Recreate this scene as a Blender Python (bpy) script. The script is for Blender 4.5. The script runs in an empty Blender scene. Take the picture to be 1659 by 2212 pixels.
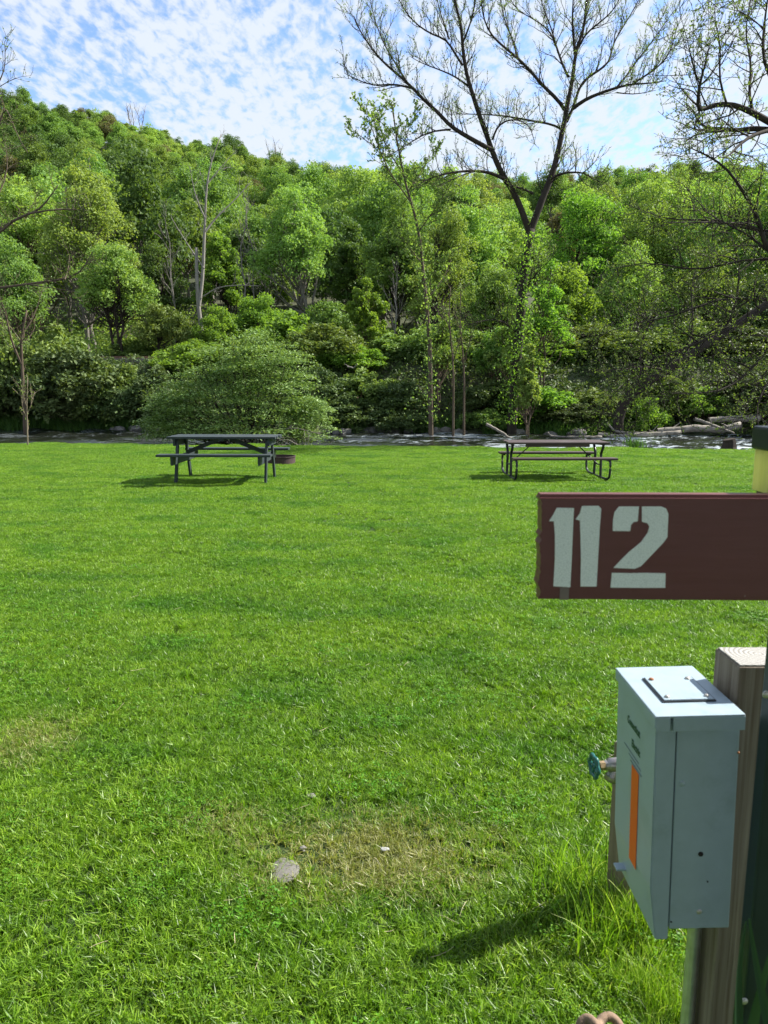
import bpy, bmesh, math, random
import numpy as np
from mathutils import Vector, Matrix, Euler

R = math.radians
C = bpy.context.scene.collection
SC = bpy.context.scene

# ------------------------------------------------------------------ camera
CAMZ, PITCH, F = 1.68, R(9.66), 1598.0          # F: focal length in units of a 1659 x 2212 frame
CP, SP = math.cos(PITCH), math.sin(PITCH)
cam_d = bpy.data.cameras.new('camera'); cam = bpy.data.objects.new('camera', cam_d); C.objects.link(cam)
cam.location = (0, 0, CAMZ); cam.rotation_euler = (R(90) - PITCH, 0, 0)
cam_d.sensor_fit = 'VERTICAL'; cam_d.sensor_height = 9.2; cam_d.sensor_width = 6.9
cam_d.lens = 9.2 * F / 2212
cam_d.clip_start = 0.05; cam_d.clip_end = 3000
cam_d.dof.use_dof = True; cam_d.dof.focus_distance = 7.0; cam_d.dof.aperture_fstop = 2.9
SC.camera = cam

# ------------------------------------------------------------------ light
SUN_AZ, SUN_EL = 70.0, 42.0
w = bpy.data.worlds.new('World'); SC.world = w; w.use_nodes = True
nt = w.node_tree; nt.nodes.clear()
N = nt.nodes.new; K = nt.links.new
out = N('ShaderNodeOutputWorld')
sky = N('ShaderNodeTexSky'); sky.sky_type = 'NISHITA'; sky.sun_disc = False
sky.sun_elevation = R(SUN_EL); sky.sun_rotation = R(SUN_AZ); sky.air_density = 1.1; sky.dust_density = 0.3; sky.ozone_density = 2.2
hs = N('ShaderNodeHueSaturation'); hs.inputs['Hue'].default_value = 0.512; hs.inputs['Saturation'].default_value = 1.12; hs.inputs['Value'].default_value = 1.0
K(sky.outputs[0], hs.inputs['Color'])
bg = N('ShaderNodeBackground'); bg.inputs[1].default_value = 0.115; K(hs.outputs[0], bg.inputs[0])
tc = N('ShaderNodeTexCoord'); sx = N('ShaderNodeSeparateXYZ'); K(tc.outputs['Generated'], sx.inputs[0])
def wm(op, a, b=None, c=None):
    n = N('ShaderNodeMath'); n.operation = op
    for i, v in enumerate((a, b, c)):
        if v is None: continue
        if isinstance(v, (int, float)): n.inputs[i].default_value = v
        else: K(v, n.inputs[i])
    return n.outputs[0]
zz = wm('ADD', wm('MAXIMUM', sx.outputs[2], 0.0), 0.10)
cx = wm('DIVIDE', sx.outputs[0], zz); cy = wm('DIVIDE', sx.outputs[1], zz)
cb = N('ShaderNodeCombineXYZ'); K(cx, cb.inputs[0]); K(cy, cb.inputs[1])
mp = N('ShaderNodeMapping'); mp.inputs['Rotation'].default_value = (0, 0, R(35)); mp.inputs['Scale'].default_value = (2.2, 1.2, 1); K(cb.outputs[0], mp.inputs[0])
n1 = N('ShaderNodeTexNoise'); n1.inputs['Scale'].default_value = 12.0; n1.inputs['Detail'].default_value = 6; n1.inputs['Roughness'].default_value = 0.55; n1.inputs['Distortion'].default_value = 0.25; K(mp.outputs[0], n1.inputs['Vector'])
n2 = N('ShaderNodeTexNoise'); n2.inputs['Scale'].default_value = 0.9; n2.inputs['Detail'].default_value = 3; K(mp.outputs[0], n2.inputs['Vector'])
n3 = N('ShaderNodeTexNoise'); n3.inputs['Scale'].default_value = 30.0; n3.inputs['Detail'].default_value = 3; K(mp.outputs[0], n3.inputs['Vector'])
s = wm('ADD', wm('ADD', wm('MULTIPLY', n1.outputs[0], 0.72), wm('MULTIPLY', n2.outputs[0], 0.42)), wm('MULTIPLY', n3.outputs[0], 0.13))
mr = N('ShaderNodeMapRange'); mr.interpolation_type = 'SMOOTHSTEP'
mr.inputs['From Min'].default_value = 0.475; mr.inputs['From Max'].default_value = 0.70; mr.inputs['To Max'].default_value = 0.93; K(s, mr.inputs[0])
bg2 = N('ShaderNodeBackground'); bg2.inputs[0].default_value = (0.86, 0.93, 1.0, 1); bg2.inputs[1].default_value = 0.42
mx = N('ShaderNodeMixShader'); K(mr.outputs[0], mx.inputs[0]); K(bg.outputs[0], mx.inputs[1]); K(bg2.outputs[0], mx.inputs[2]); K(mx.outputs[0], out.inputs[0])

sd = bpy.data.lights.new('sun', 'SUN'); sd.energy = 5.0; sd.angle = R(0.6); sd.color = (1.0, 0.955, 0.86)
sun = bpy.data.objects.new('sun', sd); C.objects.link(sun)
sdir = Vector((math.sin(R(SUN_AZ)) * math.cos(R(SUN_EL)), math.cos(R(SUN_AZ)) * math.cos(R(SUN_EL)), math.sin(R(SUN_EL))))
sun.rotation_euler = sdir.to_track_quat('Z', 'Y').to_euler(); sun.location = (30, 20, 40)
SC.view_settings.view_transform = 'Standard'; SC.view_settings.look = 'None'
SC.view_settings.exposure = 1.25; SC.view_settings.gamma = 1; SC.view_settings.use_curve_mapping = False
SC.render.engine = 'CYCLES'
SC.cycles.use_denoising = True
try: SC.cycles.denoiser = 'OPENIMAGEDENOISE'
except Exception: pass
SC.cycles.max_bounces = 8; SC.cycles.diffuse_bounces = 4; SC.cycles.transmission_bounces = 5; SC.cycles.glossy_bounces = 3
SC.cycles.sample_clamp_indirect = 6
SC.cycles.use_adaptive_sampling = True; SC.cycles.adaptive_threshold = 0.012

# ------------------------------------------------------------------ helpers
def P(px, py, y):
    """world point seen at (px, py) of a 1659 x 2212 view of the photograph, y metres ahead"""
    v = (py - 1106) / F; zc = y / (CP - v * SP)
    return Vector(((px - 829.5) / F * zc, y, CAMZ - zc * (SP + v * CP)))
def XP(px, y, z=0.0):
    """x at forward distance y and height z that shows at column px"""
    return (px - 829.5) / F * (y * CP + (CAMZ - z) * SP)

def tag(o, label=None, cat=None, group=None, kind=None):
    if label: o['label'] = label
    if cat: o['category'] = cat
    if group: o['group'] = group
    if kind: o['kind'] = kind
    return o
def empty(name, loc, label, cat, group=None, rz=0):
    o = bpy.data.objects.new(name, None); C.objects.link(o); o.location = loc; o.rotation_euler = (0, 0, rz)
    o.empty_display_size = 0.1
    return tag(o, label, cat, group)
def link(name, me, parent=None):
    o = bpy.data.objects.new(name, me); C.objects.link(o)
    if parent is not None: o.parent = parent
    return o

def np_mesh(name, verts, faces, mat, tint=None, smooth=False):
    """verts (n,3), faces (m,k)"""
    verts = np.asarray(verts, dtype=np.float32); faces = np.asarray(faces, dtype=np.int32)
    me = bpy.data.meshes.new(name); m, k = faces.shape
    me.vertices.add(len(verts)); me.vertices.foreach_set('co', verts.ravel())
    me.loops.add(m * k); me.loops.foreach_set('vertex_index', faces.ravel())
    me.polygons.add(m); me.polygons.foreach_set('loop_start', np.arange(0, m * k, k, dtype=np.int32))
    try: me.polygons.foreach_set('loop_total', np.full(m, k, dtype=np.int32))
    except Exception: pass
    me.polygons.foreach_set('use_smooth', np.full(m, smooth, dtype=bool))
    if tint is not None:
        a = me.attributes.new('tint', 'FLOAT', 'POINT'); a.data.foreach_set('value', np.asarray(tint, dtype=np.float32))
    if mat is not None: me.materials.append(mat)
    me.update(calc_edges=True); me.validate()
    return me

class Tubes:
    def __init__(s): s.v = []; s.f = []; s.n = 0
    def add(s, pts, rad, sides=5, cap=True):
        p = np.asarray(pts, dtype=np.float64); r = np.asarray(rad, dtype=np.float64)
        if r.ndim == 0: r = np.full(len(p), float(r))
        t = np.empty_like(p); t[1:-1] = p[2:] - p[:-2]; t[0] = p[1] - p[0]; t[-1] = p[-1] - p[-2]
        t /= np.linalg.norm(t, axis=1)[:, None] + 1e-9
        ref = np.array((0, 0, 1.0)) if abs(t[0][2]) < 0.8 else np.array((1.0, 0.15, 0))
        u = np.cross(t, ref); u /= np.linalg.norm(u, axis=1)[:, None] + 1e-9
        w_ = np.cross(t, u); a = np.linspace(0, 2 * np.pi, sides, endpoint=False)
        ring = p[:, None, :] + r[:, None, None] * (np.cos(a)[None, :, None] * u[:, None, :] + np.sin(a)[None, :, None] * w_[:, None, :])
        n = len(p); s.v.append(ring.reshape(-1, 3))
        i = np.arange(n - 1)[:, None] * sides; j = np.arange(sides)[None, :]; j2 = (j + 1) % sides
        s.f.append((np.stack([i + j, i + j2, i + sides + j2, i + sides + j], -1).reshape(-1, 4)) + s.n)
        s.n += n * sides
        if cap and sides == 8:
            base = s.n - sides
            s.f.append(np.array([[base, base + 1, base + 2, base + 3], [base, base + 3, base + 4, base + 7], [base + 4, base + 5, base + 6, base + 7]]))
    def mesh(s, name, mat, smooth=True): return np_mesh(name, np.concatenate(s.v), np.concatenate(s.f), mat, smooth=smooth)

def unit(a): return a / (np.linalg.norm(a, axis=-1, keepdims=True) + 1e-9)
def leaves(pos, nrm, size, rng, aspect=0.55, tint=None, droop=0.0):
    """one kite of two triangles folded along its midrib for each leaf -> verts, faces, tint"""
    pos = np.asarray(pos, float); n = len(pos); nrm = unit(np.asarray(nrm, float))
    t = unit(np.cross(nrm, rng.normal(size=(n, 3)))); t[:, 2] -= droop; t = unit(t)
    b = unit(np.cross(nrm, t)); nn = np.cross(t, b)
    L = (size * rng.uniform(0.6, 1.3, n))[:, None]; W = L * aspect * 0.5
    v = np.empty((n, 4, 3)); v[:, 0] = pos - t * L * 0.5; v[:, 2] = pos + t * L * 0.5
    v[:, 1] = pos + b * W + nn * W * 0.35 - t * L * 0.08; v[:, 3] = pos - b * W + nn * W * 0.35 - t * L * 0.08
    f = np.arange(n * 4).reshape(n, 4)
    if tint is None: tint = rng.random(n)
    return v.reshape(-1, 3), f, np.repeat(tint, 4)

# ------------------------------------------------------------------ materials
def new_mat(name):
    m = bpy.data.materials.new(name); m.use_nodes = True; t = m.node_tree
    return m, t, t.nodes['Principled BSDF'], t.nodes['Material Output']
def nd(t, kind, **kw):
    n = t.nodes.new(kind)
    for k_, v in kw.items():
        if k_ in n.inputs.keys(): n.inputs[k_].default_value = v
        else: setattr(n, k_, v)
    return n
def ramp(t, fac, stops):
    r = t.nodes.new('ShaderNodeValToRGB'); e = r.color_ramp.elements
    while len(e) < len(stops): e.new(0.5)
    for el, (p, c) in zip(e, stops): el.position = p; el.color = (*c, 1)
    if fac is not None: t.links.new(fac, r.inputs[0])
    return r.outputs[0]
def mathn(t, op, a, b=0.0, clamp=False):
    n = t.nodes.new('ShaderNodeMath'); n.operation = op; n.use_clamp = clamp
    for i, v in enumerate((a, b)):
        if isinstance(v, (int, float)): n.inputs[i].default_value = v
        else: t.links.new(v, n.inputs[i])
    return n.outputs[0]
def mixc(t, fac, a, b, blend='MIX'):
    n = t.nodes.new('ShaderNodeMix'); n.data_type = 'RGBA'; n.blend_type = blend
    for i, v in ((0, fac), (6, a), (7, b)):
        if isinstance(v, (int, float)): n.inputs[i].default_value = v
        elif isinstance(v, tuple): n.inputs[i].default_value = (*v, 1)
        else: t.links.new(v, n.inputs[i])
    return n.outputs[2]
def noise(t, scale, detail=3, vec=None, rough=0.5, mapscale=None, rot=None, dist=0.0):
    n = nd(t, 'ShaderNodeTexNoise', Scale=scale, Detail=detail, Roughness=rough, Distortion=dist)
    if vec is not None:
        if mapscale:
            m = t.nodes.new('ShaderNodeMapping'); m.inputs['Scale'].default_value = mapscale
            if rot: m.inputs['Rotation'].default_value = rot
            t.links.new(vec, m.inputs[0]); vec = m.outputs[0]
        t.links.new(vec, n.inputs['Vector'])
    return n.outputs[0]
def bump(t, h, bs, strength=0.3, dist=0.01):
    b = nd(t, 'ShaderNodeBump', Strength=strength, Distance=dist); t.links.new(h, b.inputs['Height']); t.links.new(b.outputs[0], bs.inputs['Normal'])

def leaf_mat(name, dark, light, trans=0.42, rough=0.55, jitter=0.16):
    m, t, b, o = new_mat(name)
    at = nd(t, 'ShaderNodeAttribute', attribute_name='tint')
    col = ramp(t, at.outputs['Fac'], [(0.0, dark), (1.0, light)])
    oi = t.nodes.new('ShaderNodeObjectInfo'); h = t.nodes.new('ShaderNodeHueSaturation')
    t.links.new(mathn(t, 'ADD', mathn(t, 'MULTIPLY', oi.outputs['Random'], 2 * jitter), 1 - jitter), h.inputs['Value'])
    t.links.new(mathn(t, 'ADD', mathn(t, 'MULTIPLY', oi.outputs['Random'], 0.03), 0.485), h.inputs['Hue'])
    t.links.new(col, h.inputs['Color'])
    t.links.new(h.outputs[0], b.inputs['Base Color']); b.inputs['Roughness'].default_value = rough; b.inputs['Specular IOR Level'].default_value = 0.18
    tr = t.nodes.new('ShaderNodeBsdfTranslucent')
    t.links.new(mixc(t, 1.0, h.outputs[0], (1.5, 1.45, 0.55), 'MULTIPLY'), tr.inputs[0])
    mxs = t.nodes.new('ShaderNodeMixShader'); mxs.inputs[0].default_value = trans
    t.links.new(b.outputs[0], mxs.inputs[1]); t.links.new(tr.outputs[0], mxs.inputs[2]); t.links.new(mxs.outputs[0], o.inputs[0])
    return m
def bark_mat(name, c1, c2, scale=6, stretch=0.18, bstr=0.6):
    m, t, b, o = new_mat(name); g = t.nodes.new('ShaderNodeNewGeometry')
    n = noise(t, scale, 5, g.outputs['Position'], 0.65, (1, 1, stretch)); n_ = noise(t, scale * 0.15, 2, g.outputs['Position'])
    t.links.new(mixc(t, mathn(t, 'MULTIPLY', n_, 0.7), ramp(t, n, [(0.3, c1), (0.7, c2)]), tuple(x * 0.6 for x in c2)), b.inputs['Base Color'])
    b.inputs['Roughness'].default_value = 0.9; b.inputs['Specular IOR Level'].default_value = 0.15
    bump(t, n, b, bstr, 0.03)
    return m
def paint_mat(name, col, rough=0.5, var=0.12, nscale=14, grain=None, spec=0.4, metal=0.0, bstr=0.15, dirt=None):
    m, t, b, o = new_mat(name); tcx = t.nodes.new('ShaderNodeTexCoord')
    n = noise(t, nscale, 5, tcx.outputs['Object'], 0.6, grain or (1, 1, 1))
    c2 = tuple(min(1, x * (1 + var)) for x in col); c1 = tuple(x * (1 - var) for x in col)
    c = ramp(t, n, [(0.3, c1), (0.7, c2)])
    if dirt:
        n2_ = noise(t, nscale * 0.35, 6, tcx.outputs['Object'], 0.7, grain or (1, 1, 1))
        r = nd(t, 'ShaderNodeMapRange'); t.links.new(n2_, r.inputs[0]); r.inputs['From Min'].default_value = 0.52; r.inputs['From Max'].default_value = 0.75
        c = mixc(t, r.outputs[0], c, dirt)
    t.links.new(c, b.inputs['Base Color'])
    t.links.new(mathn(t, 'ADD', mathn(t, 'MULTIPLY', n, 0.3), rough - 0.15), b.inputs['Roughness'])
    b.inputs['Specular IOR Level'].default_value = spec; b.inputs['Metallic'].default_value = metal
    bump(t, n, b, bstr, 0.004)
    return m

M = {}
M['hill_a'] = leaf_mat('foliage_mid_green', (0.089, 0.171, 0.039), (0.213, 0.329, 0.084), 0.36)
M['hill_b'] = leaf_mat('foliage_yellow_green', (0.134, 0.237, 0.051), (0.292, 0.409, 0.112), 0.36)
M['hill_c'] = leaf_mat('foliage_deep_green', (0.048, 0.098, 0.026), (0.116, 0.185, 0.053), 0.36)
M['hill_d'] = leaf_mat('foliage_budding_brown', (0.090, 0.085, 0.040), (0.170, 0.165, 0.080), 0.3)
M['pale'] = leaf_mat('foliage_pale_silvery', (0.147, 0.230, 0.053), (0.327, 0.446, 0.121), 0.38)
M['lime'] = leaf_mat('foliage_lime', (0.095, 0.190, 0.027), (0.205, 0.342, 0.068), 0.48)
M['spread'] = leaf_mat('foliage_spreading_shrub', (0.065, 0.130, 0.026), (0.290, 0.410, 0.150), 0.25, 0.45)
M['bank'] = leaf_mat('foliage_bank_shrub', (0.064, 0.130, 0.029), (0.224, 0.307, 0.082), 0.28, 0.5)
M['bank_shade_tone'] = leaf_mat('foliage_bank_shade_tone', (0.038, 0.071, 0.024), (0.124, 0.172, 0.054), 0.2, 0.5)  # dark bank leaves; shade near the waterline is put into the colour
M['willow'] = leaf_mat('foliage_willow', (0.114, 0.220, 0.054), (0.209, 0.356, 0.102), 0.40)
M['olive'] = leaf_mat('foliage_olive_buds', (0.081, 0.128, 0.026), (0.189, 0.247, 0.058), 0.35)
M['round'] = leaf_mat('foliage_round_leaves', (0.120, 0.200, 0.060), (0.240, 0.340, 0.110), 0.5)
M['reed'] = leaf_mat('reed_blades', (0.035, 0.085, 0.018), (0.100, 0.190, 0.035), 0.3)
M['iris'] = leaf_mat('iris_leaf', (0.012, 0.040, 0.018), (0.030, 0.075, 0.034), 0.12, 0.45, 0)
M['bark'] = bark_mat('bark_dark', (0.020, 0.016, 0.013), (0.060, 0.049, 0.040))
M['bark_grey'] = bark_mat('bark_grey', (0.10, 0.088, 0.075), (0.26, 0.24, 0.215))
M['bark_brown'] = bark_mat('bark_brown', (0.055, 0.040, 0.028), (0.150, 0.118, 0.085))
M['bark_pale'] = bark_mat('bark_pale_dead', (0.13, 0.115, 0.10), (0.32, 0.30, 0.27))
M['drift'] = bark_mat('driftwood_bleached', (0.07, 0.06, 0.048), (0.36, 0.33, 0.285), 5, 0.5)
M['twig'] = bark_mat('twigs_dry', (0.13, 0.10, 0.07), (0.30, 0.25, 0.18))

# ------------------------------------------------------------------ terrain
def lawn_edge(x): return 20.5 - 0.105 * x + 0.16 * np.sin(x * 1.3) + 0.10 * np.sin(x * 3.1 + 1)
def far_edge(x): return 38.3 - 0.14 * np.clip(x, -40, 40) + 0.4 * np.sin(x * 0.55) + 0.25 * np.sin(x * 1.7 + 2)
RPX = np.array([-500, -200, 0, 80, 200, 300, 400, 500, 600, 700, 790, 950, 1100, 1300, 1450, 1659, 1900, 2300.])
RPY = np.array([260, 238, 226, 216, 236, 254, 288, 314, 347, 372, 388, 398, 396, 384, 372, 362, 350, 350.])
def crest(x):
    px = 829.5 + F * x / 236.0
    py = np.interp(px, RPX, RPY)
    return CAMZ + 250 * np.tan(np.arctan((1106 - py) / F) - PITCH) - 8.0
def ground_z(x, y):
    x = np.asarray(x, float); y = np.asarray(y, float)
    le, fe = lawn_edge(x), far_edge(x)
    z = np.zeros(np.broadcast(x, y).shape)
    z = np.where(y > le, -1.4 * np.clip((y - le) / 1.6, 0, 1), z)
    up = np.interp(y - fe, [-3, 0, 1.2, 5.5, 7, 12, 20], [-1.5, -0.74, -0.25, 2.7, 3.1, 3.1, 3.4])
    z = np.where(y > fe - 3, np.maximum(up, z), z)
    t = (y - 62) / 188.0; zc = crest(x)
    hill = 3.4 + (zc - 3.4) * np.where(t < 1, np.clip(t, 0, 1), 1 - 0.35 * (np.clip(t, 1, 2) - 1))
    z = np.where(y > 58, np.maximum(3.4, hill), z)
    z = z + np.where(y > 64, 1.2 * np.sin(x * 0.09 + y * 0.05) * np.sin(y * 0.11), 0)
    z = z + np.where((y > fe) & (y < 60), 0.12 * np.sin(x * 2.3) * np.sin(y * 3.1), 0)
    return z
def gz(x, y): return float(ground_z(x, y))

def grid(name, xs, ys, zf, mat, smooth=True):
    X, Y = np.meshgrid(xs, ys); Z = zf(X, Y)
    v = np.stack([X, Y, Z], -1).reshape(-1, 3); nx, ny = len(xs), len(ys)
    i = np.arange(ny - 1)[:, None] * nx; j = np.arange(nx - 1)[None, :]
    f = np.stack([i + j, i + j + 1, i + nx + j + 1, i + nx + j], -1).reshape(-1, 4)
    return np_mesh(name, v, f, mat, smooth=smooth)

# ground: soil and leaf litter, one sheet to beyond the ridge
m, t, b, o = new_mat('soil_and_leaf_litter'); g = t.nodes.new('ShaderNodeNewGeometry')
na = noise(t, 0.35, 6, g.outputs['Position'], 0.7); nb = noise(t, 6, 5, g.outputs['Position'], 0.7)
c = mixc(t, nb, ramp(t, na, [(0.35, (0.032, 0.052, 0.016)), (0.65, (0.068, 0.054, 0.034))]), (0.05, 0.06, 0.025))
t.links.new(c, b.inputs['Base Color']); b.inputs['Roughness'].default_value = 0.95; bump(t, nb, b, 0.8, 0.08)
M['soil'] = m
ys = np.concatenate([np.arange(-60, 18, 4.0), np.arange(18, 62, 0.35), np.arange(62, 262, 3.0), np.arange(262, 900, 30)])
xs = np.concatenate([np.arange(-400, -60, 17.0), np.arange(-60, 60, 0.8), np.arange(60, 400, 17)])
tag(link('ground', grid('ground', xs, ys, ground_z, M['soil'])), kind='structure')

# lawn sheet under the blades
m, t, b, o = new_mat('lawn_soil_and_thatch'); g = t.nodes.new('ShaderNodeNewGeometry')
na = noise(t, 1.2, 5, g.outputs['Position'], 0.6); nb = noise(t, 60, 4, g.outputs['Position'], 0.7)
c = mixc(t, nb, ramp(t, na, [(0.3, (0.022, 0.060, 0.008)), (0.7, (0.040, 0.085, 0.012))]), (0.055, 0.085, 0.018))
t.links.new(c, b.inputs['Base Color']); b.inputs['Roughness'].default_value = 0.95; bump(t, nb, b, 1.0, 0.02)
M['lawn'] = m
def lawn_relief(x, y): return 0.012 * np.sin(x * 2.1 + 0.6 * np.sin(y * 1.3)) * np.sin(y * 1.7) + 0.010 * np.sin(x * 5.3 + y * 2.2)
def lawn_mesh():
    xs_ = np.arange(-40, 40.01, 0.4); k = np.linspace(0, 1, 110) ** 0.8
    X, U = np.meshgrid(xs_, k); Y = -8 + U * (lawn_edge(X) + 0.12 + 8)
    Z = 0.020 + lawn_relief(X, Y); Z[-1] = -0.20
    v = np.stack([X, Y, Z], -1).reshape(-1, 3); nx, ny = len(xs_), len(k)
    i = np.arange(ny - 1)[:, None] * nx; j = np.arange(nx - 1)[None, :]
    return np_mesh('lawn', v, np.stack([i + j, i + j + 1, i + nx + j + 1, i + nx + j], -1).reshape(-1, 4), M['lawn'], smooth=True)
tag(link('lawn', lawn_mesh()), kind='structure')

# river
m, t, b, o = new_mat('river_water'); g = t.nodes.new('ShaderNodeNewGeometry')
r1 = noise(t, 3.2, 5, g.outputs['Position'], 0.62, (0.45, 1.6, 1), None, 0.6)
r2 = noise(t, 0.32, 3, g.outputs['Position'], 0.5, (0.5, 1.2, 1))
r3 = noise(t, 3.2, 5, g.outputs['Position'], 0.7, (0.5, 1.0, 1), None, 0.8)
fo = nd(t, 'ShaderNodeMapRange'); t.links.new(mathn(t, 'ADD', mathn(t, 'MULTIPLY', r3, 0.6), mathn(t, 'MULTIPLY', r2, 0.5)), fo.inputs[0])
fo.inputs['From Min'].default_value = 0.555; fo.inputs['From Max'].default_value = 0.62
sxp = t.nodes.new('ShaderNodeSeparateXYZ'); t.links.new(g.outputs['Position'], sxp.inputs[0])
rt = nd(t, 'ShaderNodeMapRange'); t.links.new(sxp.outputs[0], rt.inputs[0]); rt.inputs['From Min'].default_value = -8; rt.inputs['From Max'].default_value = 12; rt.inputs['To Min'].default_value = 0.20
foam_glint = mathn(t, 'MULTIPLY', fo.outputs[0], rt.outputs[0])  # foam, plus ripple glints and sun glitter painted in, stronger to the right
t.links.new(mixc(t, foam_glint, (0.012, 0.014, 0.010), (0.42, 0.47, 0.50)), b.inputs['Base Color'])
t.links.new(mathn(t, 'ADD', mathn(t, 'MULTIPLY', foam_glint, 0.4), 0.08), b.inputs['Roughness']); b.inputs['Specular IOR Level'].default_value = 0.6
bump(t, mathn(t, 'ADD', r1, mathn(t, 'MULTIPLY', r3, 0.4)), b, 0.35, 0.05)
M['water'] = m
rr = np.random.default_rng(3); wv = [(rr.uniform(0.6, 3.2), rr.uniform(1.2, 4.5), rr.uniform(0, 6.28), rr.uniform(0.010, 0.026)) for _ in range(16)]
def wz(x, y):
    z = np.full(x.shape, -0.72)
    for a, b_, c_, d_ in wv: z += d_ * np.sin(a * x + b_ * y + c_ + 0.9 * np.sin(x * 0.35 + c_) + 0.8 * np.sin(y * 0.7 + a))
    return z
xs = np.concatenate([np.arange(-120, -26, 4), np.arange(-26, 26, 0.14), np.arange(26, 121, 4)]); ys = np.concatenate([np.arange(20.5, 29, .6), np.arange(29, 42, 0.15), np.arange(42, 47, .8)])
tag(link('water', grid('water', xs, ys, wz, M['water'])), kind='structure')

# ------------------------------------------------------------------ foliage builders
def crown(rng, rx, ry, rz, nclump, nleaf, clump=0.30, shell=0.45, flat=0.65, low=-0.55):
    d = unit(rng.normal(size=(nclump * 3, 3))); d = d[d[:, 2] > low][:nclump]
    r = (shell + (1 - shell) * rng.random(len(d)) ** 0.6)[:, None]
    ta = rng.uniform(.25, .6); r = r * rng.uniform(.78, 1.15, (len(d), 1)); c = d * r * np.array([rx, ry, rz]); c[:, :2] *= 1 - ta * np.clip(c[:, 2:3] / rz, -.3, 1); cr = clump * min(rx, rz) * rng.uniform(0.6, 1.35, len(d))
    wgt = cr ** 2; idx = rng.choice(len(d), nleaf, p=wgt / wgt.sum())
    q = unit(rng.normal(size=(nleaf, 3))); up = rng.random(nleaf) < 0.60; q[:, 2] = np.where(up, np.abs(q[:, 2]), q[:, 2])
    rad = (0.38 + 0.78 * rng.random(nleaf) ** 0.75)[:, None] * cr[idx][:, None]
    off = q * rad; off[:, 2] *= flat
    pos = c[idx] + off
    nrm = q * 0.35 + rng.normal(size=(nleaf, 3)) * 0.6 + np.array([0, 0, 0.35])
    ct = rng.random(len(d)); tint = np.clip(0.55 * rng.random(nleaf) + 0.45 * ct[idx], 0, 1)
    return c, pos, nrm, tint
def leaf_obj(name, pos, nrm, tint, size, mat, rng, parent, aspect=0.6, droop=0.0):
    v, f, tt = leaves(pos, nrm, size, rng, aspect, tint, droop)
    return link(name, np_mesh(name, v, f, mat, tt), parent)
def curve(p0, p1, rng, bend=0.12, n=6, sag=0.0):
    p0 = np.asarray(p0, float); p1 = np.asarray(p1, float); L = np.linalg.norm(p1 - p0)
    off = rng.normal(size=3) * bend * L; t_ = np.linspace(0, 1, n)[:, None]
    p = p0 + (p1 - p0) * t_ + off * (t_ * (1 - t_)) * 2; p[:, 2] += sag * L * (t_ * (1 - t_))[:, 0] * 2
    return p + rng.normal(size=p.shape) * 0.012 * L * (t_ > 0)

def grow(T, L, pts, rad, rng, n, length, level, up=0.35, spread=0.8, t0=0.15, leafn=6, sides=(5, 4, 3), twig_min=0.009, kink=0.16):
    """side branches along a limb, recursively; L collects leaf points"""
    pts = np.asarray(pts, float); m_ = len(pts)
    for k in range(n):
        t_ = t0 + (1 - t0) * (k + rng.random()) / n; x = min(t_ * (m_ - 1), m_ - 1.001); i = int(x); fr = x - i
        p = pts[i] * (1 - fr) + pts[i + 1] * fr; r0 = rad[i] * (1 - fr) + rad[i + 1] * fr
        tan = unit(pts[i + 1] - pts[i]); q = rng.normal(size=3); q -= q.dot(tan) * tan; q = unit(q)
        d = unit(tan * 0.55 + q * spread + np.array([0, 0, up]))
        ln = length * rng.uniform(0.5, 1.25) * (1 - 0.35 * t_); st = 5
        seg = [p]
        for s_ in range(st):
            d = unit(d + rng.normal(size=3) * kink + np.array([0, 0, up * 0.16])); seg.append(seg[-1] + d * ln / st)
        seg = np.array(seg); ra = max(twig_min, min(r0 * 0.62, 0.014 * ln + 0.004)); rs = np.linspace(ra, max(twig_min * 0.6, ra * 0.25), st + 1)
        T.add(seg, rs, sides[0] if level > 1 else (sides[1] if level == 1 else sides[2]), cap=False)
        if level > 0: grow(T, L, seg, rs, rng, max(3, int(n * 0.6)) if level > 1 else 5, length * 0.5, level - 1, up, spread, 0.2, leafn, sides, twig_min, kink)
        if level == 0 or rng.random() < 0.4:
            a = rng.random((leafn, 1)) ** 0.7 * st * 0.999; ii = a.astype(int)[:, 0]; ff = a - ii[:, None]
            L.append(seg[ii] * (1 - ff) + seg[ii + 1] * ff + rng.normal(size=(leafn, 3)) * 0.05 * max(0.5, ln))

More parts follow.
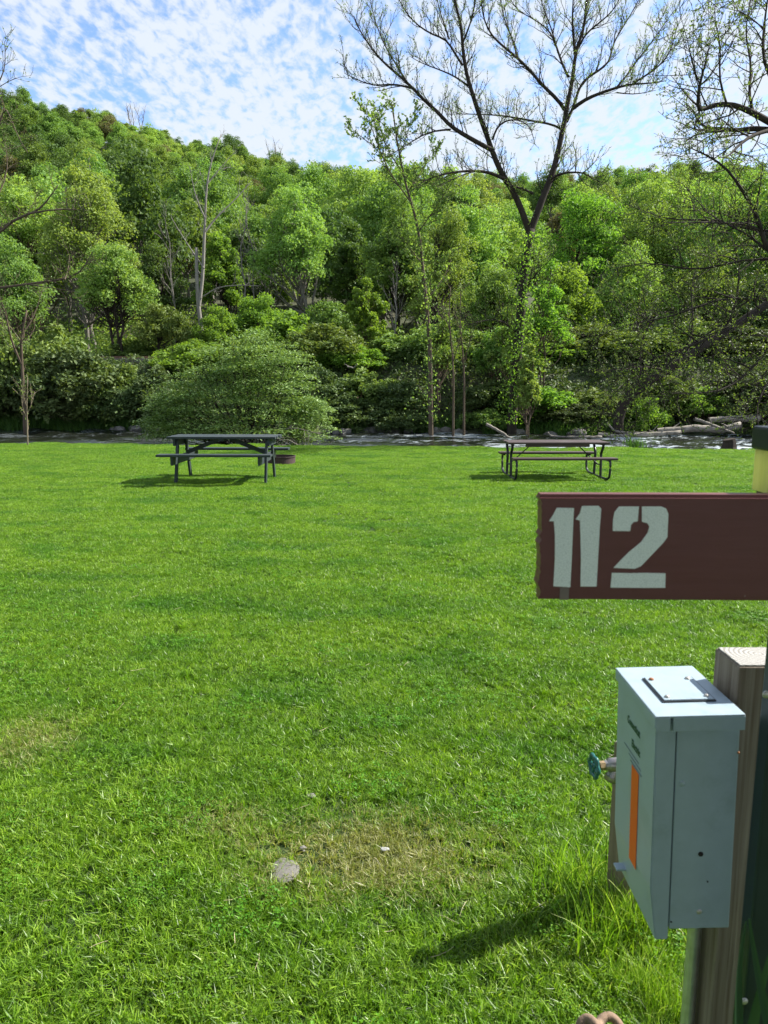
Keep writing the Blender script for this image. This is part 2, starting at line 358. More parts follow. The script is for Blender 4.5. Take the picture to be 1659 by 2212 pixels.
def tree(name, label, cat, px, y, top, wpx, mat, bark, rng, nleaf=11000, leaf=0.16, nclump=60, base_frac=0.30, trunks=1, group=None,
         shell=0.45, clump=0.28, flat=0.65, tr=None, lean=0.0, aspect=0.6, ry=None, low=-0.6, x=None, real=None):
    """a broadleaf tree placed where the photo shows it: column px, y metres ahead, crown top seen at row top"""
    zt = P(px, top, y)[2]; x = XP(px, y, 8) if x is None else x; zb = gz(x, y)
    h = zt - zb; rx = wpx / 2 / F * y
    if real: x, h, rx = real; zb = gz(x, y); zt = zb + h
    zc = zb + h * (base_frac + (1 - base_frac) * 0.5); rz = h * (1 - base_frac) * 0.5
    root = empty(name, (x, y, zb - 0.1), label, cat, group)
    c, pos, nrm, tint = crown(rng, rx * 0.86, (ry or rx) * 0.86, rz * 0.9, nclump, nleaf, clump, shell, flat, low)
    off = np.array([lean, 0, zc - zb + 0.1])
    T = Tubes(); r0 = tr or h * 0.014
    for k in range(trunks):
        a = rng.uniform(0, 6.28); sp = 0.0 if trunks == 1 else 0.5
        b0 = np.array([math.cos(a) * sp * rx * 0.25, math.sin(a) * sp * 0.3, 0]); tp = off + np.array([math.cos(a) * rx * 0.3 * (trunks > 1), math.sin(a) * rx * 0.3 * (trunks > 1), rz * 0.55])
        pt = curve(b0, tp, rng, 0.035, 9); ra = np.linspace(r0, r0 * 0.25, 9); ra[0] *= 1.35
        T.add(pt, ra, 7)
        sel = rng.permutation(len(c))[: max(8, len(c) // (1 + trunks))]
        for i in sel:
            tgt = c[i] + off; j = int(np.clip(((tgt[2] / (tp[2] + 1e-6)) - 0.22) * 8, 2, 7))
            q = curve(pt[j], tgt, rng, 0.10, 6, -0.10); rr_ = min(ra[j] * 0.6, 0.02 + 0.012 * np.linalg.norm(tgt - pt[j]))
            T.add(q, np.linspace(rr_, 0.012, 6), 4, cap=False)
            for e in range(4): T.add(curve(q[3 + e % 3], tgt + rng.normal(size=3) * 0.3 * rx * clump * 2, rng, 0.12, 4), np.linspace(rr_ * 0.5, 0.008, 4), 3, cap=False)
    link('trunk', T.mesh('trunk', bark), root)
    leaf_obj('crown', pos + off, nrm, tint, leaf * 1.35, mat, rng, root, aspect)
    return root

# ------------------------------------------------------------------ hillside forest
rng = np.random.default_rng(11)
hill_variants = []
for k in range(9):
    rz = rng.uniform(3.6, 5.6); rx = rng.uniform(3.3, 4.9)
    c, pos, nrm, tint = crown(rng, rx, rx, rz, 70, 7600, 0.27, 0.30, 0.8, -0.4)
    v, f, tt = leaves(pos + np.array([0, 0, rz + 3.0]), nrm, 0.36, rng, 0.7, tint)
    cm = np_mesh('crown', v, f, M['hill_a'], tt)
    T = Tubes(); T.add(curve((0, 0, -1.5), (0, 0, rz + 5), rng, 0.03, 6), np.linspace(0.24, 0.08, 6), 5)
    for i in range(10): T.add(curve((0, 0, 3.5 + 0.3 * i), c[i] + np.array([0, 0, rz + 3.0]), rng, 0.1, 4), np.linspace(0.09, 0.03, 4), 3, cap=False)
    hill_variants.append((cm, T.mesh('trunk', M['bark_grey'])))
cand = []
for y in np.arange(66, 258, 5.9):
    s_ = 6.6 if y < 150 else 6.4
    for x in np.arange(-0.6 * y - 14, 0.6 * y + 14, s_):
        xx = x + rng.uniform(-3, 3); yy = y + rng.uniform(-3, 3)
        cand.append((xx, yy))
cand.sort(key=lambda q: q[1])
hue = {'hill_a': ('mid green leafy tree standing in the hillside forest', 'mid green trees on the hillside'),
       'hill_b': ('yellow green leafy tree standing in the hillside forest', 'yellow green trees on the hillside'),
       'hill_c': ('dark green leafy tree standing in the hillside forest', 'dark green trees on the hillside'),
       'hill_d': ('grey brown budding tree among green trees on the hillside', 'grey brown budding trees on the hillside'),
       'pale': ('pale silvery green tree standing in the hillside forest', 'pale green trees on the hillside')}
far_list = []; n_ind = 0
for (xx, yy) in cand:
    q = 0.5 + 0.5 * math.sin(xx * 0.045 + 1.0) * math.cos(yy * 0.05 + xx * 0.02) + rng.uniform(-0.4, 0.4)
    key = 'hill_c' if q < 0.2 else ('hill_a' if q < 0.66 else ('hill_b' if q < 0.98 else 'pale'))
    if rng.random() < 0.035: key = 'hill_d'
    s_ = rng.uniform(0.55, 0.98) * (0.92 if yy > 225 else 1.0)
    right_hidden = xx > 0.12 * yy and yy < 175 and rng.random() < 0.45
    if right_hidden: continue
    if n_ind < 285:
        n_ind += 1; cm, tm = hill_variants[int(rng.integers(9))]
        root = empty('hillside_tree', (xx, yy, gz(xx, yy) - 0.3), hue[key][0], 'tree', hue[key][1], rng.uniform(0, 6.28)); root.scale = (s_, s_, s_ * rng.uniform(0.9, 1.2))
        a = link('crown', cm, root); a.material_slots[0].link = 'OBJECT'; a.material_slots[0].material = M[key]
        link('trunk', tm, root)
    else: far_list.append((xx, yy, s_, key))
# the rest of the forest, farther up towards the ridge, as one mass
keys = ['hill_a', 'hill_b', 'hill_c', 'hill_d', 'pale']
def scatter(name, pts, rots, scl, idx, sources, label, cat):
    """one object that instances uncountable vegetation on its own points"""
    col_ = bpy.data.collections.new(name + '_sources')
    for o_ in sources: col_.objects.link(o_)
    me = bpy.data.meshes.new(name); me.from_pydata(pts, [], [])
    for nm, ty, dat in (('rot', 'FLOAT', rots), ('scl', 'FLOAT', scl), ('idx', 'INT', idx)):
        a = me.attributes.new(nm, ty, 'POINT'); a.data.foreach_set('value', np.array(dat, dtype=np.float32 if ty == 'FLOAT' else np.int32))
    go = tag(link(name, me), label, cat, kind='stuff')
    ng = bpy.data.node_groups.new('scatter_' + name, 'GeometryNodeTree')
    ng.interface.new_socket('Geometry', in_out='INPUT', socket_type='NodeSocketGeometry'); ng.interface.new_socket('Geometry', in_out='OUTPUT', socket_type='NodeSocketGeometry')
    gi = ng.nodes.new('NodeGroupInput'); gout = ng.nodes.new('NodeGroupOutput'); iop = ng.nodes.new('GeometryNodeInstanceOnPoints'); ci = ng.nodes.new('GeometryNodeCollectionInfo')
    ci.inputs['Collection'].default_value = col_; ci.inputs['Separate Children'].default_value = True; ci.inputs['Reset Children'].default_value = True
    def na_(nm, ty):
        n_ = ng.nodes.new('GeometryNodeInputNamedAttribute'); n_.data_type = ty; n_.inputs['Name'].default_value = nm; return n_.outputs['Attribute']
    cx3 = ng.nodes.new('ShaderNodeCombineXYZ'); ng.links.new(na_('rot', 'FLOAT'), cx3.inputs[2]); iop.inputs['Pick Instance'].default_value = True
    ng.links.new(gi.outputs[0], iop.inputs['Points']); ng.links.new(ci.outputs[0], iop.inputs['Instance']); ng.links.new(na_('idx', 'INT'), iop.inputs['Instance Index'])
    ng.links.new(cx3.outputs[0], iop.inputs['Rotation']); ng.links.new(na_('scl', 'FLOAT'), iop.inputs['Scale']); ng.links.new(iop.outputs[0], gout.inputs[0])
    go.modifiers.new('scatter', 'NODES').node_group = ng
    return go
fs = []
for i, k_ in enumerate(keys):
    for j in range(3):
        me = hill_variants[i + j][0].copy(); me.materials.clear(); me.materials.append(M[k_]); fs.append(bpy.data.objects.new('canopy_%d%d' % (i, j), me))
scatter('distant_forest', [(a, b2, gz(a, b2) - .8) for a, b2, _, _ in far_list], rng.uniform(0, 6.28, len(far_list)), [q[2] * .97 for q in far_list], [keys.index(q[3]) * 3 + int(rng.integers(3)) for q in far_list], fs,
        'mixed green forest canopy covering the upper hillside to the ridge', 'forest')
# bare tops of a few ridge trees
T = Tubes(); L_ = []
for px in (305, 600):
    x = (px - 829.5) / F * 236; z = gz(x, 250)
    for k in range(5):
        p0 = (x + rng.uniform(-2, 2), 248 + rng.uniform(-3, 3), z + 4); p1 = (p0[0] + rng.uniform(-2, 2), p0[1], z + rng.uniform(10.5, 12.5)); q = curve(p0, p1, rng, 0.06, 6)
        T.add(q, np.linspace(0.16, 0.06, 6), 3); grow(T, L_, q, np.linspace(0.16, 0.06, 6), rng, 9, 3.0, 0, 0.6, 0.6, 0.3, 1, twig_min=0.05)
tag(link('bare_treetops', T.mesh('bare_treetops', M['bark_grey'])), 'bare grey treetops poking above the ridge forest', 'treetops', kind='stuff')

# ------------------------------------------------------------------ middle-distance trees
rng = np.random.default_rng(21)
mid = [ # px, y, top, width, material, bark, leaf size, n, clumps, base_frac, trunks, label
 (200, 60, 318, 200, 'pale', 'bark_grey', .17, 15000, 95, .12, 2, 'tall pale green poplar-like tree at the left edge of the valley floor'),
 (70, 62, 360, 190, 'pale', 'bark_brown', .17, 11000, 70, .12, 2, 'loose pale green tree leftmost behind the bank, below the ridge'),
 (30, 52, 520, 200, 'willow', 'bark_brown', .14, 11000, 60, .10, 2, 'grey green shrubby tree at the far left above the dark bushes'),
 (250, 51, 515, 190, 'hill_b', 'bark', .13, 15000, 75, .18, 3, 'round yellow green tree with several thin trunks left of the dead tree'),
 (345, 56, 500, 130, 'hill_c', 'bark', .15, 8000, 50, .10, 1, 'dark green tree in shade between the round tree and dead tree'),
 (350, 50, 650, 130, 'bank', 'bark', .12, 9000, 50, .03, 2, 'mid green bushy tree just left of the dead tree foot'),
 (480, 61, 470, 120, 'lime', 'bark', .17, 8000, 55, .15, 1, 'bright lime tree directly behind the bare dead tree'),
 (560, 52, 640, 170, 'lime', 'bark', .12, 11000, 60, .03, 2, 'low lime green tree right above the spreading shrub'),
 (465, 50, 660, 120, 'lime', 'bark', .12, 8000, 45, .03, 2, 'small lime green bush tree at the foot of the dead tree'),
 (640, 58, 405, 180, 'hill_b', 'bark_grey', .15, 17000, 90, .30, 3, 'tall full green tree with three grey trunks in the picture centre left'),
 (790, 47, 602, 100, 'lime', 'bark_brown', .15, 5500, 50, .06, 2, 'narrow pointed bright green sapling tree left of the slim tree'),
 (705, 50, 640, 130, 'bank', 'bark_brown', .12, 8000, 50, .06, 3, 'soft green multi stemmed tree right of the spreading shrub'),
 (770, 64, 455, 130, 'hill_c', 'bark', .18, 9000, 50, .10, 1, 'dark green tree behind the pointed bright sapling tree'),
 (860, 60, 400, 170, 'hill_a', 'bark', .16, 14000, 80, .10, 1, 'mid green tree directly behind the slim round leafed tree'),
 (960, 55, 440, 170, 'hill_b', 'bark', .13, 12000, 70, .10, 2, 'soft grey green tree between the slim tree and forked tree'),
 (1010, 62, 385, 190, 'hill_b', 'bark', .17, 12000, 70, .10, 1, 'yellow green tree behind the left limb of the forked tree'),
 (1070, 49, 560, 160, 'hill_a', 'bark', .13, 9000, 55, .05, 2, 'mid green tree just left of the forked tree trunk'),
 (1260, 58, 380, 190, 'lime', 'bark', .15, 15000, 85, .10, 2, 'tall light green tree right of the forked tree crotch'),
 (1215, 48, 560, 170, 'lime', 'bark', .15, 9000, 60, .05, 2, 'bright green leafy tree low behind the forked tree trunk'),
 (1400, 60, 355, 190, 'hill_b', 'bark', .16, 14000, 80, .10, 1, 'tall yellow green tree left of the dark right hand tree'),
 (1360, 50, 520, 190, 'hill_b', 'bark', .13, 13000, 75, .05, 2, 'broad soft green tree above the leaning dark trunk'),
 (1540, 58, 345, 220, 'hill_b', 'bark', .16, 14000, 80, .10, 1, 'tall mid green tree behind the dark right hand tree'),
 (1520, 50, 540, 190, 'hill_a', 'bark', .14, 11000, 65, .05, 2, 'shaded green tree behind the crossing dark branches at right'),
 (1690, 56, 340, 240, 'hill_a', 'bark', .16, 14000, 80, .08, 1, 'tall green tree cut by the right edge of the view'),
 (1640, 48, 600, 170, 'bank_shade_tone', 'bark', .14, 9000, 55, .05, 2, 'low dark green tree at the right edge above the logs'),
 (-70, 56, 330, 200, 'willow', 'bark', .16, 10000, 60, .08, 1, 'tall grey green tree just past the left edge'),
]
for (px, y, top, wd, mk, bk, ls, n, nc, bf, tr_, lab) in mid:
    tree('broadleaf_tree', lab, 'tree', px, y, top, wd, M[mk], M[bk], rng, int(n * 1.15), ls, int(nc * 1.3), bf, tr_, clump=0.23, shell=0.25, flat=1.0)

# unseen trees added around the camera to block sky light on posts and box
for (x_, y_, h_, r_, lab) in ((-7, -7, 13, 5, 'unseen broad tree added behind the camera to block sky light, left one'), (-1.5, -5.2, 11, 5.2, 'unseen tall tree added to spread a sky-blocking canopy just behind the camera'), (4.5, -9, 14, 5.5, 'unseen broad tree added behind the camera to block sky light, middle one'), (9.5, -8.5, 13, 5, 'unseen broad tree added behind the camera to block sky light, right one'), (-15, 0, 12, 4.5, 'unseen broad tree added far left of the camera to block sky light')):
    tree('sky_blocker_tree', lab, 'tree', 0, y_, 0, 0, M['hill_a'], M['bark'], rng, 20000, .30, 90, (.28 if x_ == -1.5 else .06), 1, real=(x_, h_, r_), clump=.3, shell=.3)
for (px, y, top, wd, mk, lab) in ((1120, 39.6, 640, 120, 'hill_b', 'light leafy young tree directly behind the forked tree trunk'), (1185, 40.2, 560, 110, 'lime', 'airy bright young tree touching the forked tree trunk on its right'), (1075, 40.5, 700, 110, 'hill_a', 'small leafy tree left of the forked tree trunk'), (1150, 35.9, 740, 70, 'hill_b', 'thin leafy shoots screening the right side of the forked trunk'), (955, 40.5, 650, 110, 'hill_a', 'airy young tree between the slim tree and the thin pair')):
    tree('young_tree', lab, 'tree', px, y, top, wd, M[mk], M['bark_brown'], rng, 4200, .12, 60, .10, 2, clump=.26, shell=.1, flat=1.0, tr=.05)
# thin bare trunks standing in the wood, each its own thing
for (px, y, b_, t_, r_, lean, mk, lab) in [
    (535, 57, 700, 450, .10, 6, 'bark_grey', 'thin bare grey trunk right of the dead tree, leftmost of two'),
    (548, 58, 690, 430, .08, -4, 'bark_grey', 'thin bare grey trunk right of the dead tree, second of two'),
    (380, 54, 700, 480, .07, -10, 'bark_grey', 'slender bare grey tree with open twigs left of the dead tree'),
    (855, 55, 720, 600, .10, 2, 'bark_pale', 'short pale bare trunk in the dark gap left of the slim tree'),
    (575, 60, 690, 560, .10, 0, 'bark_grey', 'straight grey trunk at the left foot of the three trunk tree')]:
    x = XP(px, y, 5); zb = gz(x, y); zt = P(px, t_, y)[2]
    root = empty('bare_tree', (x, y, zb - .1), lab, 'tree')
    q = curve((0, 0, 0), (lean / F * y, 0, zt - zb), rng, 0.02, 9); ra = np.linspace(r_, r_ * .3, 9)
    T = Tubes(); T.add(q, ra, 6); link('trunk', T.mesh('trunk', M[mk]), root)
    T = Tubes(); grow(T, [], q, ra, rng, 12, 2.2, 1, 0.55, 0.7, 0.35, 1, twig_min=0.012); link('branches', T.mesh('branches', M[mk]), root)

# pale dead tree, traced
def traced(name, label, px_paths, y, mat, rng, twigs=None, leafm=None, leaf=.07, parts=('trunk', 'branches', 'leaves'), base=None, aspect=.5):
    """px_paths: list of (points in 1659-frame px, radius start px, radius end px, depth drift); first is the trunk"""
    k = F / y
    p0 = P(px_paths[0][0][0][0], px_paths[0][0][0][1], y) if base is None else base
    zb = gz(p0[0], y) - .15; root = empty(name, (p0[0], y, zb), label, 'tree'); o_ = np.array((p0[0], y, zb))
    Tt, Tb, L = Tubes(), Tubes(), []
    for i, (pts, ra, rb, dr) in enumerate(px_paths):
        pts = np.array(pts, float); m_ = len(pts)
        # resample for smoothness
        d_ = np.concatenate([[0], np.cumsum(np.linalg.norm(np.diff(pts, axis=0), axis=1))]); s_ = np.linspace(0, d_[-1], max(m_ * 2, 6))
        pp = np.stack([np.interp(s_, d_, pts[:, 0]), np.interp(s_, d_, pts[:, 1])], 1)
        if len(pp) > 4:
            sm = pp.copy(); sm[1:-1] = pp[1:-1] * .5 + (pp[:-2] + pp[2:]) * .25; pp = sm
        d0, d1 = dr if isinstance(dr, tuple) else (0, dr)
        w3 = np.array([P(a[0], a[1], y + d0 + (d1 - d0) * (j / (len(pp) - 1))) for j, a in enumerate(pp)]) - o_
        if i == 0: w3 = np.concatenate([[[w3[0][0], w3[0][1], min(0.0, w3[0][2] - .2)]], w3])
        rr_ = np.linspace(ra, rb, len(w3)) / k
        (Tt if i == 0 else Tb).add(w3, rr_, 8 if i < 3 else 6)
        if twigs: 
            n_, ln, lv, up, ln_leaf = twigs; f_ = (.35 if i == 0 else 1.0) * (d_[-1] / 250)
            if n_ * f_ >= 1: grow(Tb, L, w3, rr_, rng, int(n_ * f_) + 1, ln, lv, up, .8, .25 if i == 0 else .12, ln_leaf)
    link(parts[0], Tt.mesh(parts[0], mat), root)
    if Tb.n: link(parts[1], Tb.mesh(parts[1], mat), root)
    if leafm is not None and L:
        pos = np.concatenate(L); n = len(pos)
        leaf_obj(parts[2], pos, rng.normal(size=(n, 3)) + np.array([0, 0, .3]), rng.random(n), leaf, leafm, rng, root, aspect)
    return root, o_

rng = np.random.default_rng(5)
traced('dead_tree', 'tall bare pale dead tree with two trunks rising left of centre', [
    ([(436, 720), (428, 660), (425, 600), (424, 535)], 5, 3, 0),
    ([(430, 660), (438, 600), (441, 520), (444, 440), (448, 380), (462, 330), (478, 290)], 4, .9, .5),
    ([(434, 705), (444, 690), (448, 678)], 4, 2, 0),
    ([(444, 500), (470, 465), (500, 440), (540, 395)], 2.2, .8, 1.5), ([(442, 470), (420, 420), (410, 360)], 1.8, .6, -1),
    ([(446, 400), (470, 370), (500, 335)], 1.6, .5, .8), ([(440, 640), (470, 620), (520, 615), (560, 618)], 1.6, .5, -1.5),
    ([(441, 580), (400, 520), (370, 470)], 1.5, .5, 1)], 52, M['bark_pale'], rng, (6, 1.4, 1, .5, 1))

# ------------------------------------------------------------------ forked riverside tree (main subject tree)
def c2(pts): return [((a / .9556 + 1336) / 1.8516, b / .9556 / 1.8516) for a, b in pts]
rng = np.random.default_rng(8)
VT = [
 ([(1105, 934), (1108, 880), (1113, 820), (1120, 740), (1125, 680), (1131, 600), (1138, 540), (1147, 495)], 13.5, 11.5, 0),
 (c2([(750, 895), (712, 790), (680, 720), (650, 680), (620, 620), (595, 550), (570, 480), (548, 420), (530, 360), (510, 300), (497, 230), (490, 160), (487, 100), (470, 40), (450, -60)]), 8.5, 2.4, -2.0),
 (c2([(745, 895), (775, 820), (800, 750), (830, 680), (850, 610), (865, 540), (878, 480), (890, 410), (903, 350), (914, 290), (920, 220), (932, 170), (950, 130), (960, 70), (965, 0), (975, -80)]), 9.5, 2.2, 1.2),
 (c2([(600, 572), (540, 540), (480, 505), (440, 480), (400, 430), (350, 390), (300, 335), (250, 290), (190, 240), (150, 195), (100, 120), (75, 60)]), 5.5, 1.0, (-1, -3)),
 (c2([(300, 338), (230, 320), (150, 328), (100, 310), (40, 280)]), 2.4, .6, (-2, -3)),
 (c2([(285, 325), (240, 250), (190, 170), (160, 90), (140, 10)]), 2.2, .6, (-2, -1)),
 (c2([(445, 495), (380, 500), (330, 520), (270, 560), (200, 600)]), 2.4, .6, (-1.5, -3.5)),
 (c2([(512, 328), (460, 290), (400, 265), (330, 240), (290, 215)]), 2.6, .7, (-1, 1)),
 (c2([(492, 250), (465, 210), (430, 150), (370, 130), (310, 90), (270, 40), (240, -20)]), 2.8, .7, (-1.2, -3)),
 (c2([(440, 150), (420, 90), (400, 30), (390, -30)]), 2.0, .8, (-1.6, -1)),
 (c2([(492, 165), (510, 120), (530, 60), (545, -20)]), 2.6, .9, (-1.6, -3)),
 (c2([(652, 685), (600, 660), (550, 652), (480, 655), (420, 665), (350, 685), (290, 735)]), 4.4, .8, (-.6, -3.5)),
 (c2([(550, 652), (500, 665), (440, 690), (400, 715)]), 2.0, .6, (-1.5, -3)),
 (c2([(606, 535), (620, 490), (650, 462), (700, 455), (750, 480), (765, 540)]), 2.6, .7, (-.8, -2)),
 (c2([(870, 495), (840, 475), (790, 468), (720, 455), (650, 442), (560, 437), (470, 435), (430, 437)]), 3.0, .7, (.6, 3)),
 (c2([(890, 465), (915, 410), (932, 350), (945, 320), (970, 295), (1020, 265), (1055, 235), (1060, 190), (1080, 140), (1120, 80), (1165, 0)]), 4.0, 1.2, (.7, 3)),
 (c2([(912, 415), (960, 380), (1020, 355), (1080, 335), (1140, 320), (1200, 320), (1270, 308)]), 4.8, .9, (.6, -2)),
 (c2([(1140, 320), (1190, 290), (1240, 255), (1280, 210), (1300, 150), (1315, 80)]), 2.4, .7, (-1, -3)),
 (c2([(1080, 335), (1120, 290), (1150, 240), (1200, 180), (1250, 110), (1300, 40)]), 2.6, .7, (-.5, 1.5)),
 (c2([(1080, 354), (1150, 362), (1230, 345)]), 1.6, .5, (-.5, -2)),
 (c2([(882, 420), (860, 385), (800, 330), (750, 270), (700, 220), (650, 180), (600, 135), (570, 70), (560, -20)]), 4.6, 1.2, (.8, -2)),
 (c2([(896, 295), (870, 240), (845, 160), (820, 110), (750, 65), (700, 40), (670, -10)]), 3.0, .8, (1, 2.6)),
 (c2([(700, 220), (690, 170), (660, 100), (640, 30), (632, -20)]), 2.6, .8, (0, 2)),
 (c2([(845, 160), (825, 90), (800, 40), (790, -20)]), 2.0, .8, (1.4, 1)),
 (c2([(922, 215), (915, 150), (910, 80), (915, -20)]), 3.2, 1.2, (1, -.5)),
 (c2([(934, 185), (960, 130), (1010, 90), (1060, 50), (1095, -10)]), 2.6, .9, (1.1, -2)),
 (c2([(820, 690), (860, 665), (900, 658), (960, 660), (1000, 690), (1040, 700)]), 3.6, .7, (.3, -3)),
 (c2([(930, 660), (955, 705), (1020, 730)]), 1.4, .5, (-1, -3)),
 (c2([(760, 740), (720, 720), (690, 712)]), 3.0, 1.5, (0, -1)),
 ([(1118, 720), (1085, 690), (1050, 690), (1000, 705)], 2.6, .7, (0, -2)),
 ([(1125, 640), (1150, 600), (1190, 560)], 2.2, .7, (0, -2)),
]
VT = [(a_, b2 * .82, c_ * .8, d2) for a_, b2, c_, d2 in VT]
root, o_ = traced('forked_tree', 'tall dark forked tree with bare spreading limbs and tiny leaves on far bank', VT, 37.0, M['bark'], rng, (24, 1.45, 1, .6, 7), M['willow'], .07)
# leafy shoots along its trunk
pos = []
for i in range(2000):
    py = rng.uniform(500, 915); p = P(1105 + (934 - py) * .1 + rng.normal() * 20, py, 36.5 + rng.normal() * .4) - Vector(o_); pos.append(p)
leaf_obj('trunk_shoots', pos, rng.normal(size=(2000, 3)), rng.random(2000), .13, M['lime'], rng, root)

# slim tree with round leaves
rng = np.random.default_rng(9)
ST = [
 ([(931, 934), (930, 860), (929, 760), (924, 680), (915, 600), (908, 520), (896, 460), (882, 420), (872, 380), (862, 330), (852, 270), (848, 225)], 5.6, 1.2, 0),
 ([(890, 440), (860, 400), (835, 360), (815, 310), (800, 270), (790, 225)], 1.6, .5, -1),
 ([(868, 370), (840, 330), (820, 280), (815, 230)], 1.3, .4, 1), ([(862, 340), (880, 290), (890, 250)], 1.2, .4, -1), ([(815, 320), (785, 300), (762, 280)], 1.0, .4, -1),
 ([(905, 500), (940, 450), (960, 420)], 1.4, .4, -1.5), ([(912, 570), (880, 530), (860, 500)], 1.3, .4, -1), ([(920, 650), (960, 600), (975, 560)], 1.3, .4, 1), ([(880, 415), (920, 360), (930, 320)], 1.3, .4, 1)]
root, o_ = traced('slim_tree', 'slim straight riverside tree with airy light round leaves near the top', ST, 36.2, M['bark_brown'], rng, (20, 1.15, 1, .35, 9), M['round'], .11, aspect=.8)
pos = []
for i in range(1000):
    py = rng.uniform(440, 915); cx_ = np.interp(py, [440, 520, 600, 680, 760, 934], [890, 908, 915, 924, 929, 931]); pos.append(P(cx_ + rng.normal() * 9 * (1 if i % 3 else 3.2), py, 36.2 + rng.normal() * .35) - Vector(o_))
leaf_obj('trunk_leaves', pos, rng.normal(size=(1000, 3)), rng.random(1000), .11, M['round'], rng, root, .8)

# thin pair of trunks right of it
for (px, lab) in ((979, 'thin straight stem on the far bank, left one of the close pair'), (1002, 'thin straight stem on the far bank, right one of the close pair')):
    traced('thin_tree', lab, [([(px, 936), (px, 880), (px + 1, 820), (px - 2, 760), (px - 10, 690), (px - 6, 620)], 3.0, .8, 0), ([(px, 780), (px + 15, 730), (px + 30, 690)], 1.2, .4, -1), ([(px - 5, 720), (px - 25, 660)], 1.1, .4, 1)], 36.6, M['bark_brown'], rng, (12, 1.3, 1, .4, 5), M['bank'], .11)

# right-hand dark tree reaching in over the water
rng = np.random.default_rng(14)
RT = [
 ([(1800, 960), (1770, 860), (1740, 760), (1710, 680), (1690, 620), (1680, 500), (1685, 400), (1690, 330)], 20, 9, 0),
 (c2([(1690, 480), (1600, 430), (1540, 402), (1480, 395), (1420, 410), (1388, 435), (1395, 330), (1420, 240), (1440, 150)]), 7, .8, (0, -2)),
 (c2([(1690, 500), (1600, 490), (1540, 500), (1470, 490), (1420, 490), (1390, 470), (1383, 430), (1340, 390)]), 6.5, .8, (0, 1.5)),
 (c2([(1540, 498), (1440, 502), (1380, 515), (1335, 540), (1325, 590)]), 3, .6, (.8, 2)),
 (c2([(1690, 490), (1590, 520), (1530, 570), (1500, 610), (1470, 600)]), 5, .8, (0, -2)),
 (c2([(1700, 1000), (1650, 950), (1620, 830), (1570, 740), (1500, 640), (1440, 600), (1350, 560)]), 6, .8, (0, -1)),
 (c2([(1660, 900), (1600, 860), (1500, 850), (1400, 850), (1260, 850)]), 3.2, .6, (0, -2.5)),
 (c2([(1660, 960), (1560, 880), (1440, 830), (1330, 700)]), 3, .6, (0, 2)),
 (c2([(1600, 420), (1580, 350), (1600, 260), (1570, 130), (1590, 0)]), 3, .9, (0, 1)),
 (c2([(1690, 330), (1640, 250), (1640, 120), (1660, -20)]), 4, 1.2, (0, -1)),
 (c2([(1500, 395), (1470, 300), (1480, 180), (1450, 60), (1460, -20)]), 2.2, .6, (-1, -2)),
 (c2([(1400, 330), (1370, 250), (1350, 150), (1330, 80)]), 1.6, .4, (-1.5, -3)),
 ([(1690, 640), (1600, 700), (1500, 745), (1400, 780), (1320, 800)], 4.5, .8, (0, -2)),
 ([(1700, 700), (1640, 780), (1590, 830), (1545, 850), (1450, 850)], 4, .7, (0, -2)),
 ([(1700, 560), (1600, 560), (1500, 590), (1400, 560), (1300, 590)], 3.6, .6, (0, 1.5)),
 ([(1720, 500), (1620, 500), (1540, 470), (1450, 480), (1350, 440)], 3.6, .6, (0, 2.5)),
 ([(1720, 760), (1660, 820), (1630, 880), (1640, 930)], 3.0, .7, (0, -2)),
 ([(1690, 650), (1560, 640), (1440, 690), (1340, 700), (1270, 740)], 3.4, .6, (0, -1)),
 ([(1560, 700), (1470, 760), (1370, 810), (1310, 860), (1290, 925)], 1.8, .4, (-.5, -2)), ([(1470, 760), (1400, 830), (1350, 880), (1330, 930)], 1.3, .4, (-1, -2)),
 ([(1690, 760), (1640, 820), (1610, 870), (1600, 925)], 2.0, .5, (0, -1.5)),
]
bx = P(1800, 960, 25)
traced('overhanging_tree', 'dark tangled tree reaching in from the right edge over the water', RT, 25.0, M['bark'], rng, (17, 1.7, 1, .14, 7), M['olive'], .08, base=bx)

# leaning trunk on the far bank at right
traced('leaning_tree', 'dark leaning trunk rising to the right above the driftwood logs', [
 ([(1336, 905), (1338, 872), (1375, 842), (1420, 812), (1480, 775), (1560, 722), (1659, 655), (1740, 600)], 12, 6.5, 0),
 ([(1375, 842), (1385, 800), (1380, 760), (1400, 700), (1390, 640)], 3.2, .7, (0, -1.5)), ([(1440, 800), (1400, 790), (1340, 800), (1270, 798)], 2.2, .5, (0, -2)),
 ([(1480, 775), (1500, 700), (1490, 620), (1510, 560)], 3.4, .7, (.3, 2)), ([(1560, 722), (1590, 660), (1600, 580), (1580, 510)], 3.4, .7, (.4, -1)),
 ([(1500, 765), (1560, 790), (1610, 830)], 2, .5, (0, -2)), ([(1420, 812), (1440, 860), (1430, 890)], 1.6, .5, (0, -1))], 36.0, M['bark'], rng, (16, 1.6, 1, .3, 7), M['bank_shade_tone'], .12)

